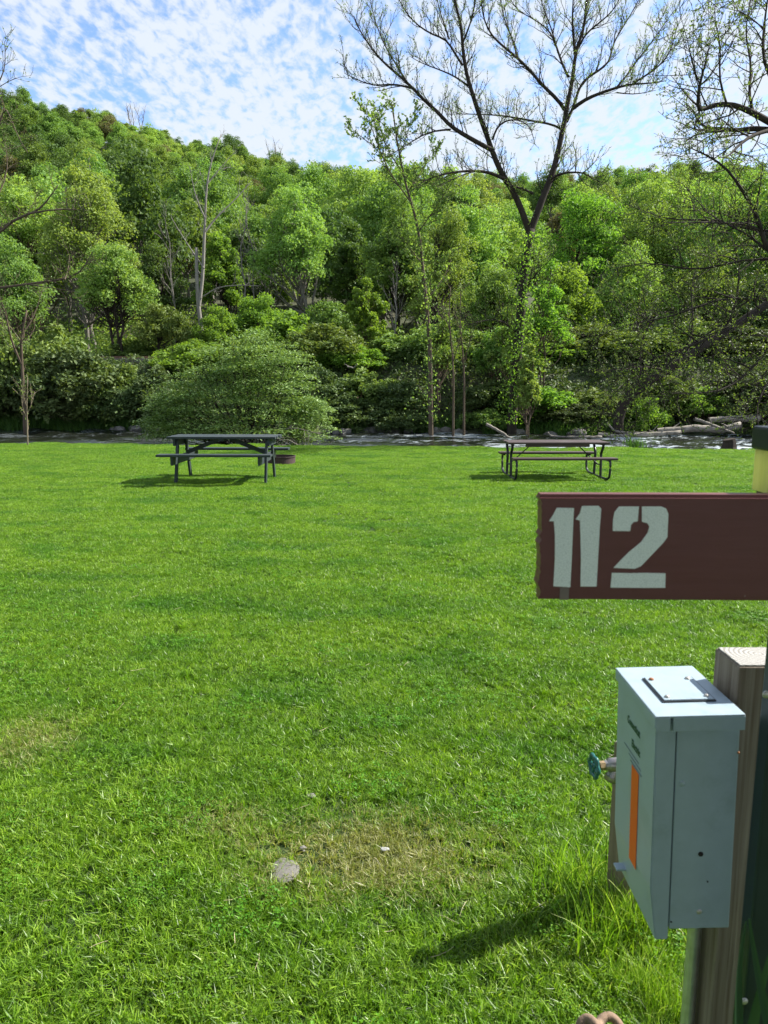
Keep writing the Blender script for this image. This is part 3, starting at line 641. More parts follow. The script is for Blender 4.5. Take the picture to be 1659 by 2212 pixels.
# left edge trees
rng = np.random.default_rng(15)
traced('overhanging_tree', 'bare limbed dark tree reaching in from the left edge', [
 ([(-150, 950), (-130, 800), (-110, 650), (-90, 520), (-80, 380), (-70, 250)], 14, 6, 0),
 ([(-100, 560), (-40, 515), (0, 495), (40, 470), (85, 455), (105, 430), (125, 400)], 5, .9, (0, -1)), ([(60, 462), (110, 453), (165, 452)], 2.2, .7, (-1, -1.5)),
 ([(-90, 600), (-40, 520), (0, 505), (25, 480)], 4.5, 2, (0, -1.2)),
 ([(-110, 640), (-30, 625), (30, 618), (100, 608), (165, 600), (185, 575), (200, 545)], 3.6, .9, (0, -1)), ([(140, 604), (148, 580), (150, 550)], 1.4, .5, (-1, 0)), ([(60, 614), (130, 625), (170, 632)], 1.4, .5, (-.5, -2)),
 ([(-80, 380), (-30, 330), (0, 270), (10, 220), (40, 300), (60, 330)], 2.5, .6, (0, -1)), ([(-70, 250), (-20, 200), (8, 165), (12, 130), (10, 90)], 2, .5, (0, 0)), ([(-20, 200), (10, 180), (35, 168)], 1, .4, (0, -1)),
 ([(-60, 500), (0, 420), (20, 360), (10, 300)], 2.2, .6, (0, 1.5))], 33, M['bark_brown'], rng, (10, 1.2, 1, .35, 3), M['willow'], .08, base=P(-150, 950, 33))
traced('crooked_tree', 'small crooked grey tree standing before dark bushes at far left', [
 ([(54, 925), (53, 880), (50, 830), (47, 780), (45, 730), (52, 700), (58, 670)], 4.6, 1.8, 0), ([(48, 790), (25, 740), (15, 690), (0, 640), (-20, 600)], 2.6, .8, -1),
 ([(50, 720), (70, 690), (85, 650), (95, 610)], 1.6, .5, 1), ([(30, 760), (60, 720), (100, 705), (140, 700)], 1.3, .4, -1), ([(46, 740), (20, 700), (-20, 690)], 1.6, .5, 1)], 38.6, M['bark_brown'], rng, (9, 1.3, 1, .4, 3), M['willow'], .09)

# sapling on the lawn edge
rng = np.random.default_rng(16)
traced('sapling', 'thin young sapling with small leaves standing at the lawn edge', [
 ([(60, 968), (59, 930), (58, 890), (58, 860), (60, 820)], 1.9, .6, 0), ([(58, 905), (48, 880), (45, 850)], .7, .3, -.2), ([(58, 895), (70, 870), (75, 845)], .7, .3, .2), ([(58, 880), (50, 855), (52, 825)], .6, .3, .2)],
 20.9, M['twig'], rng, (26, .42, 0, .8, 7), M['olive'], .05)

# ------------------------------------------------------------------ far bank shrubs
rng = np.random.default_rng(31)
shrub_vars = []
for k in range(6):
    rx, rz = 1.7, 1.25
    c, pos, nrm, tint = crown(rng, rx, 1.4, rz, 95, 9000, 0.24, 0.30, 0.95, -0.7)
    T = Tubes()
    for i in range(26): T.add(curve((rng.normal() * .25, rng.normal() * .2, 0), c[i] + np.array([0, 0, rz]), rng, .12, 5, -.05), np.linspace(.03, .008, 5), 3, cap=False)
    v, f, tt = leaves(pos + np.array([0, 0, rz]), nrm, 0.15, rng, .6, tint)
    shrub_vars.append((np_mesh('foliage', v, f, M['bank'], tt), T.mesh('stems', M['bark_brown'])))
def shrub(px, y, top, wpx, mk, label, group=None, depth=1.0):
    x = XP(px, y, 1); y = max(y, float(far_edge(np.array(x))) + (1.3 if px < 330 else .5)); x = XP(px, y, 1); zb = gz(x, y) - .25; zt = P(px, top, y)[2]; cm, sm_ = shrub_vars[int(rng.integers(6))]
    sx_ = wpx / 2 / F * y / 1.7; sz = (zt - zb) / 2.55
    r_ = empty('bank_shrub', (x, y, zb), label, 'shrub', group, 0); r_.scale = (sx_, sx_ * depth, sz); r_.rotation_euler = (0, 0, rng.choice([0, math.pi]) + rng.uniform(-.5, .5))
    a = link('foliage', cm, r_); a.material_slots[0].link = 'OBJECT'; a.material_slots[0].material = M[mk]; link('stems', sm_, r_)
SH = [ # front row; waterline bushes mostly take the dark tone that paints in shade
 (-20, 40.5, 770, 170, 'bank_shade_tone', 'dark bush at the extreme left of the far bank'),
 (60, 41.5, 745, 150, 'bank_shade_tone', 'dark tall bush behind the small crooked tree'),
 (165, 40.2, 752, 190, 'bank_shade_tone', 'largest dark bush with pale lit top on the left bank'),
 (215, 39.5, 830, 150, 'bank_shade_tone', 'low dark bush in front of the largest dark bush'),
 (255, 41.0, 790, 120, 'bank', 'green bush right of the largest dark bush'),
 (300, 39.6, 812, 130, 'bank_shade_tone', 'dark rounded bush left beside the spreading shrub'),
 (350, 40.5, 790, 140, 'bank_shade_tone', 'green bush half hidden by the left side of the spreading shrub'),
 (690, 40.0, 790, 120, 'bank_shade_tone', 'dark bush just right of the spreading shrub'),
 (735, 39.2, 850, 130, 'bank_shade_tone', 'pale flecked low bush at the water right of the spreading shrub'),
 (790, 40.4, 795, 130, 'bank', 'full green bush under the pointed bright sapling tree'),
 (800, 39.0, 870, 110, 'bank_shade_tone', 'low dark bush overhanging the dark water edge in the centre'),
 (860, 40.0, 825, 120, 'bank_shade_tone', 'leafy bush left of the slim tree trunk'),
 (880, 38.4, 885, 100, 'bank_shade_tone', 'low green bush at the foot of the slim tree, left side'),
 (1060, 39.3, 820, 130, 'bank_shade_tone', 'dark bush between the thin pair and the forked tree'),
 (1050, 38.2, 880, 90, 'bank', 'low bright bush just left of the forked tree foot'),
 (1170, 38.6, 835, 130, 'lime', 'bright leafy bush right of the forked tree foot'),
 (1225, 38.0, 868, 130, 'bank_shade_tone', 'grassy green bush behind the right picnic table'),
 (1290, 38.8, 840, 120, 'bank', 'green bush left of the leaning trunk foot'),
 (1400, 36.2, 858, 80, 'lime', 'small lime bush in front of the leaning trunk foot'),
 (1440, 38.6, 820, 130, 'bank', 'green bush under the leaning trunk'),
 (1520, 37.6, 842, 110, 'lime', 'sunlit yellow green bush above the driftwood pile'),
 (1590, 38.4, 800, 130, 'bank_shade_tone', 'dark bush above the right end of the driftwood pile'),
 (1670, 37.0, 800, 150, 'bank_shade_tone', 'dark bush at the right edge behind the lantern'),
 (120, 43.5, 700, 170, 'bank', 'green bush crest behind the dark bushes at left'),
 (20, 44.0, 690, 170, 'bank', 'green bush crest at the left edge'),
 (700, 44.0, 700, 150, 'bank', 'soft green bush on the upper bank right of the spreading shrub'),
 (640, 46.0, 670, 150, 'lime', 'lime bush on the upper bank behind the spreading shrub'),
 (760, 43.5, 745, 120, 'lime', 'pale yellow green bush on the upper bank in the centre'),
 (850, 46.5, 720, 150, 'bank', 'green bush on the upper bank left of the slim tree'),
 (960, 46.0, 700, 170, 'bank', 'green bush on the upper bank right of the slim tree'),
 (1060, 45.0, 720, 170, 'bank', 'green bush on the upper bank behind the forked tree'),
 (1170, 44.0, 740, 150, 'lime', 'lime bush on the upper bank right of the forked tree'),
 (1270, 45.0, 700, 170, 'bank', 'tall green bush on the upper bank left of the leaning trunk'),
 (1380, 44.0, 720, 170, 'bank', 'tall green bush on the upper bank above the leaning trunk'),
 (1490, 45.0, 700, 170, 'bank', 'green bush on the upper bank behind the dark branches'),
 (1600, 44.0, 700, 170, 'bank_shade_tone', 'dark bush on the upper bank at right'),
 (420, 45.0, 735, 150, 'lime', 'lime bush on the upper bank above the spreading shrub left side'),
 (300, 51.5, 735, 110, 'bank', 'small green bush beyond the railway line'),
]
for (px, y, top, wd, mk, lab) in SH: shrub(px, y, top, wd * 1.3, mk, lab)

# undergrowth on bank and hill foot: uncountable leafy ground cover
def scatter_leaves(n, xr, yr, h, size, seed, dens=None):
    g_ = np.random.default_rng(seed); y = g_.uniform(yr[0], yr[1], n); x = g_.uniform(-1, 1, n) * (0.60 * y + 3)
    if xr is not None: x = g_.uniform(xr[0], xr[1], n)
    k = np.sin(x * 1.9) * np.sin(y * 2.7) + np.sin(x * .7 + y); z = ground_z(x, y) + g_.random(n) * h * (0.6 + 0.4 * k)
    ok = y > far_edge(x) + .1
    return np.stack([x, y, z], 1)[ok]
g_ = np.random.default_rng(40)
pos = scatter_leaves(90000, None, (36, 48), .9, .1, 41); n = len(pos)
o_u = leaf_obj('undergrowth', pos, g_.normal(size=(n, 3)) + np.array([0, 0, .8]), g_.random(n), .19, M['bank_shade_tone'], g_, None)  # darker leaf colour stands in for shade low on the bank
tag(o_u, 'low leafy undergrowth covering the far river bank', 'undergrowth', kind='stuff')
pos = scatter_leaves(80000, None, (51, 72), 2.4, .1, 42); n = len(pos)
o_u = leaf_obj('forest_undergrowth', pos, g_.normal(size=(n, 3)) + np.array([0, 0, .8]), g_.random(n), .26, M['hill_b'], g_, None)
tag(o_u, 'leafy undergrowth between the railway line and the hill', 'undergrowth', kind='stuff')

# tall bank grass along the far waterline
def blades(bx_, by_, bz_, h, wd, g_, lean=.35, seg=3):
    n = len(bx_); a = g_.uniform(0, 2 * np.pi, n); H = h * g_.uniform(.5, 1.2, n); ln = lean * g_.uniform(.2, 1.3, n)
    dx, dy = np.cos(a), np.sin(a); fa = g_.uniform(0, np.pi, n); wx, wy = np.cos(fa), np.sin(fa); W = wd * g_.uniform(.6, 1.3, n) * .5
    V = np.empty((n, (seg + 1) * 2, 3))
    for s_ in range(seg + 1):
        t_ = s_ / seg; k = ln * H * t_ ** 2; cz = bz_ + H * t_ * (1 - .25 * ln * t_)
        ww = W * (1 - t_ ** 1.7 * .92)
        V[:, s_ * 2] = np.stack([bx_ + dx * k - wx * ww, by_ + dy * k - wy * ww, cz], 1)
        V[:, s_ * 2 + 1] = np.stack([bx_ + dx * k + wx * ww, by_ + dy * k + wy * ww, cz], 1)
    b0 = np.arange(n)[:, None] * (seg + 1) * 2; F_ = []
    for s_ in range(seg): F_.append(np.stack([b0[:, 0] + s_ * 2, b0[:, 0] + s_ * 2 + 1, b0[:, 0] + s_ * 2 + 3, b0[:, 0] + s_ * 2 + 2], 1))
    return V.reshape(-1, 3), np.concatenate(F_), np.repeat(g_.random(n), (seg + 1) * 2)
g_ = np.random.default_rng(50); n = 5200
bx_ = np.concatenate([g_.uniform(-22, -11.5, n), g_.uniform(-3, 4, 1500), g_.uniform(5, 13, 2500)]); by_ = far_edge(bx_) + g_.random(len(bx_)) * 1.1 - .1
v, f, tt = blades(bx_, by_, ground_z(bx_, by_) - .05, .75, .035, g_, .6)
tag(link('bank_grass', np_mesh('bank_grass', v, f, M['reed'], tt)), 'tall grass along the far waterline', 'grass', kind='stuff')

# ------------------------------------------------------------------ big spreading shrub on the near bank
rng = np.random.default_rng(61)
def spreading_shrub():
    y0 = 23.6; bx0 = XP(545, y0, 0); root = empty('spreading_shrub', (bx0, y0, -1.25), 'wide rounded spreading shrub with layered pale green foliage behind the left table', 'shrub')
    T = Tubes(); pos = []; nrm = []; tint = []
    top_px = np.array([322, 360, 400, 440, 480, 530, 590, 640, 680, 700]); top_py = np.array([868, 830, 800, 768, 748, 730, 742, 780, 835, 895])
    n_t = 520; oj = rng.uniform(-1, 1, 24)
    for i in range(n_t):
        px = rng.uniform(334, 690); tp = np.interp(px, top_px, top_py) + 38 * np.interp(px, np.linspace(325, 697, 24), oj); py = tp + (1 - rng.random() ** .75) * 0 + rng.random() ** 1.15 * (945 - tp)
        edge = 1 - abs((px - 515) / 195) ** 2; yy = y0 + rng.uniform(-1, 1) * 1.9 * math.sqrt(max(.08, edge)) * (1 - .35 * (1 - (py - tp) / (945 - tp)))
        c = np.array(P(px, py, yy)); tier = rng.uniform(.30, .62); nl = int(80 * (tier / .45) ** 2)
        a = rng.uniform(0, 6.28, nl); r = np.sqrt(rng.random(nl)) * tier; q = np.stack([np.cos(a) * r * 1.25, np.sin(a) * r, rng.normal(size=nl) * .030 - r * r * .45], 1)
        pos.append(c + q); nrm.append(rng.normal(size=(nl, 3)) * .35 + np.array([0, 0, 1.0])); tint.append(np.clip(rng.random(nl) * .7 + rng.random() * .35 - .3 * (rng.random(nl) < .2), 0, 1))
        if i % 5 == 0:
            k0 = np.array([bx0 + rng.normal() * .25, y0 + rng.normal() * .2, -1.1]); mid_ = k0 * .55 + c * .45 + np.array([0, 0, .35])
            pts = np.concatenate([curve(k0, mid_, rng, .05, 5), curve(mid_, c, rng, .07, 5)[1:]]); T.add(pts, np.linspace(.03, .005, len(pts)), 4, cap=False)
    # long arching shoots that break the outline
    for i in range(70):
        px = rng.uniform(330, 695); tp = np.interp(px, top_px, top_py); e0 = np.array(P(515 + (px - 515) * .6, tp + 90, y0 + rng.uniform(-.8, .8))); e1 = np.array(P(px + (px - 515) * .08, tp - rng.uniform(5, 34), y0 + rng.uniform(-1, 1)))
        q = curve(e0, e1, rng, .10, 7, .12); T.add(q, np.linspace(.012, .004, 7), 3, cap=False); nl = 46; k = rng.random(nl) ** .7 * 5.99; ii = k.astype(int); c = q[ii] + (q[ii + 1] - q[ii]) * (k - ii)[:, None]
        pos.append(c + rng.normal(size=(nl, 3)) * np.array([.07, .07, .035])); nrm.append(rng.normal(size=(nl, 3)) * .4 + np.array([0, 0, 1.0])); tint.append(rng.random(nl))
    o = np.array([bx0, y0, -1.25]); pos = np.concatenate(pos) - o
    for v_ in T.v: v_ -= o
    link('branches', T.mesh('branches', M['bark']), root)
    leaf_obj('foliage', pos, np.concatenate(nrm), np.concatenate(tint), .095, M['spread'], rng, root, .5)
    # low leafy side at the right foot
spreading_shrub()
# second low bush at its right foot + dead brush
g_ = np.random.default_rng(62)
r_ = empty('low_bush', (XP(640, 22.6, 0), 22.6, -.9), 'small low leafy bush at the right foot of the spreading shrub', 'shrub')
c, pos, nrm, tint = crown(g_, .75, .6, .5, 26, 2600, .32, .3, .6, -.5); leaf_obj('foliage', pos + np.array([0, 0, .75]), nrm, tint, .07, M['bank'], g_, r_)
T = Tubes()
for i in range(14): T.add(curve((0, 0, 0), c[i] + np.array([0, 0, .75]), g_, .1, 5), np.linspace(.015, .005, 5), 3, cap=False)
link('stems', T.mesh('stems', M['bark_brown']), r_)
def brush(px, y, label, n, spreadx, h, g_):
    r_ = empty('dead_brush', (XP(px, y, 0), y, -.45), label, 'dead brush'); T = Tubes()
    for i in range(n):
        a = g_.uniform(-1, 1); p1 = (a * spreadx + g_.normal() * .15, g_.normal() * .5, g_.uniform(.15, 1) * h)
        q = curve((g_.normal() * .2 * spreadx, g_.normal() * .2, g_.uniform(-.1, .1)), p1, g_, .18, 6, .1); T.add(q, np.linspace(.014, .004, 6), 3, cap=False); grow(T, [], q, np.linspace(.012, .004, 6), g_, 3, .3, 0, .1, .8, .3, 1, twig_min=.004)
    link('twigs', T.mesh('twigs', M['drift']), r_)
brush(545, 22.4, 'heap of dry pale twigs under the left picnic table top', 60, .8, .75, g_)
brush(655, 22.2, 'pale bare twigs trailing to the right of the spreading shrub', 34, 1.0, .8, g_)
q = [np.array(P(a, b, 22.3)) for a, b in ((560, 935), (600, 928), (640, 925), (670, 932), (692, 938))]
T = Tubes(); T.add(np.array(q), np.linspace(.03, .008, 5), 5); grow(T, [], np.array(q), np.linspace(.03, .008, 5), g_, 9, .5, 1, .0, .8, .2, 1, twig_min=.004)
tag(link('fallen_branch', T.mesh('fallen_branch', M['drift'])), 'long bleached fallen branch sticking out right of the spreading shrub', 'branch')

# ------------------------------------------------------------------ driftwood, rocks, railway
rng = np.random.default_rng(71)
def log(pts, ra, rb, y, label, name='driftwood_log', knots=3, depth=0.0):
    pts = [np.array(P(a, b, y + depth * i / (len(pts) - 1))) for i, (a, b) in enumerate(pts)]
    p = np.array(pts); d_ = np.concatenate([[0], np.cumsum(np.linalg.norm(np.diff(p, axis=0), axis=1))]); s_ = np.linspace(0, d_[-1], 14)
    p = np.stack([np.interp(s_, d_, p[:, k]) for k in range(3)], 1); p[1:-1] += rng.normal(size=(12, 3)) * .012
    k = F / y; r = np.linspace(ra, rb, 14) / k * .78 * rng.uniform(.9, 1.12, 14); o = p[0].copy(); root = empty(name, o, label, 'log')
    T = Tubes(); T.add(p - o, r, 8); link('trunk', T.mesh('trunk', M['drift']), root)
    if not knots: return
    T = Tubes()
    for i in range(knots):
        j = int(rng.integers(2, 12)); e = p[j] - o + np.array([rng.uniform(-.6, .6), rng.uniform(-.2, .2), rng.uniform(.15, .7)]); T.add(curve(p[j] - o, e, rng, .12, 5), np.linspace(r[j] * .4, .015, 5), 5)
    link('branch_stubs', T.mesh('branch_stubs', M['drift']), root)
yl = 34.8
log([(1050, 916), (1066, 924), (1082, 933), (1095, 943), (1108, 949)], 3.8, 3.2, 34.0, 'short bleached log slanting into the water behind the right table left end', knots=0)
log([(1183, 934), (1190, 941), (1205, 944), (1240, 944), (1300, 944)], 2.6, 4.0, yl - .6, 'low bleached log with an upturned end behind the right table', knots=1)
log([(1292, 938), (1330, 942), (1400, 938), (1470, 934)], 4.8, 6, yl - .3, 'long pale driftwood log right behind the right table right end', knots=3)
log([(1312, 912), (1318, 922), (1330, 932), (1360, 936), (1420, 936)], 2.5, 5, yl, 'driftwood log with a curved root horn rising above the pile', knots=1)
log([(1420, 932), (1500, 925), (1560, 928), (1600, 918)], 9, 10, yl + .5, 'thick weathered log at the back of the driftwood pile', knots=4)
log([(1500, 905), (1540, 918), (1570, 930), (1586, 936)], 4.5, 2.5, yl - .8, 'bleached slanting log at the right end of the pile', knots=1)
log([(1530, 908), (1580, 905), (1640, 903)], 8, 10, yl + .9, 'thick grey log lying highest at the right end of the pile', knots=3)
log([(1140, 835), (1152, 825), (1165, 812)], 3.2, 2.0, 38.5, 'short pale broken log leaning in the leaves right of the forked tree', knots=0)
log([(750, 792), (764, 795), (772, 786)], 2.0, 1.5, 40.0, 'small pale curved branch caught in the central bushes', name='broken_branch', knots=1)

def rock_mesh(g_, sx_, sy_, sz_, mat, sub=2):
    bm = bmesh.new(); bmesh.ops.create_icosphere(bm, subdivisions=sub, radius=1); k = [g_.normal(size=3) for _ in range(5)]
    for v_ in bm.verts:
        c = np.array(v_.co); s_ = 1 + sum(.13 * math.sin(2.2 * c.dot(q) + i) for i, q in enumerate(k)); v_.co = Vector((c[0] * s_ * sx_, c[1] * s_ * sy_, c[2] * s_ * sz_))
    me = bpy.data.meshes.new('rock'); bm.to_mesh(me); bm.free(); me.materials.append(mat); return me
M['rock'] = bark_mat('river_rock', (0.09, 0.085, 0.075), (0.24, 0.23, 0.21), 4, 1, .5)
rocks = [rock_mesh(rng, .33, .25, .18, M['rock']) for _ in range(5)]
for i in range(34):
    px = rng.choice([rng.uniform(180, 330), rng.uniform(690, 900), rng.uniform(930, 1300)]); x = XP(px, 38, 0); y = float(far_edge(np.array(x))) - rng.uniform(-.25, .25)
    o = link('river_rock', rocks[i % 5]); o.location = (x, y, -.68 + rng.uniform(0, .12)); o.rotation_euler = (0, 0, rng.uniform(0, 6)); o.scale = [rng.uniform(.6, 1.5)] * 3
    tag(o, 'grey river rock lying at the far waterline', 'rock', 'rocks along the far waterline')

M['rock_pale'] = bark_mat('pale_stone', (.30, .30, .29), (.55, .55, .53), 20, 1, .4)
# exposed roots and dark tangle at the foot of the forked tree
M['ballast'] = bark_mat('railway_ballast', (0.12, 0.11, 0.10), (0.30, 0.28, 0.26), 9, 1, .9)
M['rust'] = paint_mat('rusty_steel', (0.16, 0.09, 0.06), .7, .3, 6)
def box_np(x0, x1, y0, y1, z0, z1):
    v = [(x, y, z) for z in (z0, z1) for y in (y0, y1) for x in (x0, x1)]
    return v, [(0, 1, 3, 2), (4, 6, 7, 5), (0, 4, 5, 1), (2, 3, 7, 6), (0, 2, 6, 4), (1, 5, 7, 3)]
trk = empty('railway_track', (0, 49, 3.1), 'straight rusty railway track on the ledge above the far bank', 'railway track')
v, f = box_np(-45, 45, -1.9, 1.9, -.3, .28); link('ballast', np_mesh('ballast', v, f, M['ballast']), trk)
for yy in (-.72, .72):
    v, f = box_np(-45, 45, yy - .035, yy + .035, .30, .46); link('rail', np_mesh('rail', v, f, M['rust']), trk)

# ------------------------------------------------------------------ built objects
def box(name, size, loc, mat, parent=None, rot=(0, 0, 0), bevel=.003, seg=2):
    bm = bmesh.new(); bmesh.ops.create_cube(bm, size=1)
    for v_ in bm.verts: v_.co = Vector((v_.co.x * size[0], v_.co.y * size[1], v_.co.z * size[2]))
    if bevel: bmesh.ops.bevel(bm, geom=bm.edges[:], offset=bevel, segments=seg, affect='EDGES', profile=.6)
    me = bpy.data.meshes.new(name); bm.to_mesh(me); bm.free(); me.materials.append(mat)
    o = link(name, me, parent); o.location = loc; o.rotation_euler = rot
    return o
def beam(name, p0, p1, wd, th, mat, parent, up=(0, 1, 0), bevel=.003):
    """board from p0 to p1; th is measured along 'up'"""
    p0, p1 = Vector(p0), Vector(p1); d = (p1 - p0); L = d.length; x = d.normalized(); z = Vector(up); z = (z - z.dot(x) * x).normalized(); yv = z.cross(x)
    o = box(name, (L, wd, th), (0, 0, 0), mat, parent, bevel=bevel); mt = Matrix((x, yv, z)).transposed().to_4x4(); mt.translation = (p0 + p1) / 2
    o.matrix_local = mt; return o
def tube_obj(name, pts, r, mat, parent, sides=12, smooth_n=0):
    pts = np.array([tuple(p) for p in pts], float)
    if smooth_n:
        for _ in range(smooth_n):
            q = [pts[0]]
            for a, b_ in zip(pts[:-1], pts[1:]): q += [a * .75 + b_ * .25, a * .25 + b_ * .75]
            q.append(pts[-1]); pts = np.array(q)
    T = Tubes(); T.add(pts, np.full(len(pts), r) if np.isscalar(r) else np.interp(np.linspace(0, 1, len(pts)), np.linspace(0, 1, len(r)), r), sides)
    return link(name, T.mesh(name, mat), parent)

M['table_blue'] = paint_mat('weathered_slate_paint', (0.024, 0.035, 0.040), .55, .22, 9, (.6, 6, 6), dirt=(0.07, 0.075, 0.07))
M['table_brown'] = paint_mat('weathered_brown_paint', (0.062, 0.040, 0.040), .5, .28, 9, (.6, 6, 6), dirt=(0.13, 0.105, 0.10))
M['tube_dark'] = paint_mat('dark_enamel_tube', (0.022, 0.024, 0.028), .4, .2, 20)

# left table: all wood, A-frame
tb = empty('picnic_table', (-2.80, 13.1, 0.02), 'dark slate painted wooden picnic table with A-frame legs on the lawn at left', 'picnic table', rz=R(-1.2))
TW = M['table_blue']; H1, HB = .80, .53
for i in range(5): box('tabletop_board', (1.88 + (.004 * (i % 2)), .137, .038), (.012 * math.sin(i * 2.3), -.29 + .145 * i, H1 - .019 + .001 * (i % 2)), TW, tb, bevel=.005)
for s_ in (-1, 1):
    box('bench_board', (1.92, .235, .038), (-.03 if s_ < 0 else .06, s_ * .70, HB - .019), TW, tb, bevel=.005)
for sx_ in (-.775, .775):
    for s_ in (-1, 1):
        beam('leg', (sx_, s_ * .475, -.03), (sx_, s_ * .24, H1 - .04), .088, .038, TW, tb, (1, 0, 0), .003)
    beam('seat_support', (sx_ + .042 * (1 if sx_ < 0 else -1), -.80, HB - .11), (sx_ + .042 * (1 if sx_ < 0 else -1), .80, HB - .11), .14, .038, TW, tb, (1, 0, 0))
    beam('top_support', (sx_ - .042 * (1 if sx_ < 0 else -1), -.34, H1 - .10), (sx_ - .042 * (1 if sx_ < 0 else -1), .34, H1 - .10), .12, .038, TW, tb, (1, 0, 0))
    sg = 1 if sx_ < 0 else -1
    beam('diagonal_brace', (sx_ + .07 * sg, 0, HB - .03), (-.085 * sg, 0, H1 - .055), .038, .07, TW, tb, (0, 0, 1))
box('centre_cleat', (.09, .68, .038), (0, 0, H1 - .058), TW, tb)

# right table: brown boards on bent steel tube
tb = empty('picnic_table', (3.14, 13.62, 0.02), 'brown board picnic table on bent dark steel tube legs on the lawn at right', 'picnic table', rz=R(.6))
TW = M['table_brown']; H1, HB = .665, .415
for i in range(4): box('tabletop_board', (1.82, .165, .034), (.012 * math.sin(i * 2.7), -.262 + .175 * i, H1 - .017), TW, tb, bevel=.004)
for s_ in (-1, 1): box('bench_board', (1.83, .235, .036), (.03 if s_ < 0 else 0, s_ * .62, HB - .018), TW, tb, bevel=.004)
box('under_board', (1.15, .04, .05), (-.02, -.30, H1 - .06), TW, tb)
for sx_ in (-.83, .81):
    for s_ in (-1, 1):
        tube_obj('leg', [(sx_, s_ * .30, H1 - .04), (sx_, s_ * .27, H1 - .12), (sx_, s_ * .17, .46), (sx_, s_ * .19, .30), (sx_, s_ * .20, .03)], .024, M['tube_dark'], tb, 10, 2)
        tube_obj('bench_leg', [(sx_, s_ * .53, HB - .045), (sx_, s_ * .72, HB - .045), (sx_, s_ * .745, HB - .10), (sx_, s_ * .745, .18), (sx_, s_ * .70, .03), (sx_, s_ * .20, .025)], .021, M['tube_dark'], tb, 10, 2)
    tube_obj('ground_rail', [(sx_, -.45, .025), (sx_, .45, .025)], .018, M['tube_dark'], tb)
    beam('top_bracket', (sx_, -.34, H1 - .045), (sx_, .34, H1 - .045), .05, .012, M['tube_dark'], tb, (0, 0, 1))
    sg = 1 if sx_ < 0 else -1
    tube_obj('diagonal_brace', [(sx_, 0, .24), (sx_ + .42 * sg, 0, H1 - .045)], .010, M['tube_dark'], tb, 8)
    tube_obj('cross_tube', [(sx_, -.19, .24), (sx_, .19, .24)], .012, M['tube_dark'], tb, 8)

# fire ring
def ring_mesh(r, h, th, mat, n=48):
    vs_ = []; prof = [(r, 0), (r, h), (r - th, h), (r - th, .02)]
    for i in range(n):
        a = 2 * math.pi * i / n
        for (q, z) in prof: vs_.append((q * math.cos(a), q * math.sin(a), z))
    f_ = []
    for i in range(n):
        for k in range(3): f_.append((i * 4 + k, ((i + 1) % n) * 4 + k, ((i + 1) % n) * 4 + k + 1, i * 4 + k + 1))
    return np_mesh('ring', vs_, f_, mat, smooth=False)
M['ash'] = bark_mat('ash_and_soil', (0.03, 0.028, 0.026), (0.12, 0.115, 0.11), 14, 1, .8)
M['fire_rust'] = paint_mat('fire_ring_rust', (0.050, 0.030, 0.028), .75, .35, 7)
fr = empty('fire_ring', (XP(605, 16.0, .1), 16.0, 0), 'low rusty steel fire ring on the grass behind the left table', 'fire ring')
link('ring', ring_mesh(.33, .18, .012, M['fire_rust']), fr); rim = link('rim', ring_mesh(.343, .020, .022, M['fire_rust']), fr); rim.location = (0, 0, .172)
bm = bmesh.new(); bmesh.ops.create_circle(bm, cap_ends=True, radius=.345, segments=40); bmesh.ops.scale(bm, vec=(.93, .93, 1), verts=bm.verts[:]); me = bpy.data.meshes.new('ash_bed'); bm.to_mesh(me); bm.free(); me.materials.append(M['ash'])
ab = link('ash_bed', me, fr); ab.location = (0, 0, .06)

# stump and iris clump on the lawn edge at right
T = Tubes(); hh = .34; st = empty('tree_stump', (XP(1574, 20.3, 0), 20.3, -.02), 'dark weathered stump on the lawn edge by the water at right', 'stump')
T.add([(0, 0, -.05), (0, 0, .06), (.01, 0, .18), (-.01, 0, .27)], [.24, .19, .17, .165], 8); T.add([(-.12, 0, -.02), (-.05, .05, .12), (.0, .05, .2)], [.10, .10, .06], 8); T.add([(.14, 0, -.02), (.12, -.03, .12)], [.09, .07], 8)
link('wood', T.mesh('wood', M['bark'], False), st)
def clump(name, label, loc, n, h, wd, spr, mat, seed, lean=.35, cat='plant'):
    g_ = np.random.default_rng(seed); v, f, tt = blades(g_.normal(size=n) * spr, g_.normal(size=n) * spr * .6, np.zeros(n) - .02, h, wd, g_, lean, 5)
    o = link(name, np_mesh(name, v, f, mat, tt)); o.location = loc; return tag(o, label, cat)
clump('iris_clump', 'clump of upright green iris blades at the water edge right of the right table', (XP(1374, 20.4, 0), 20.4, 0), 90, .34, .028, .17, M['reed'], 5)

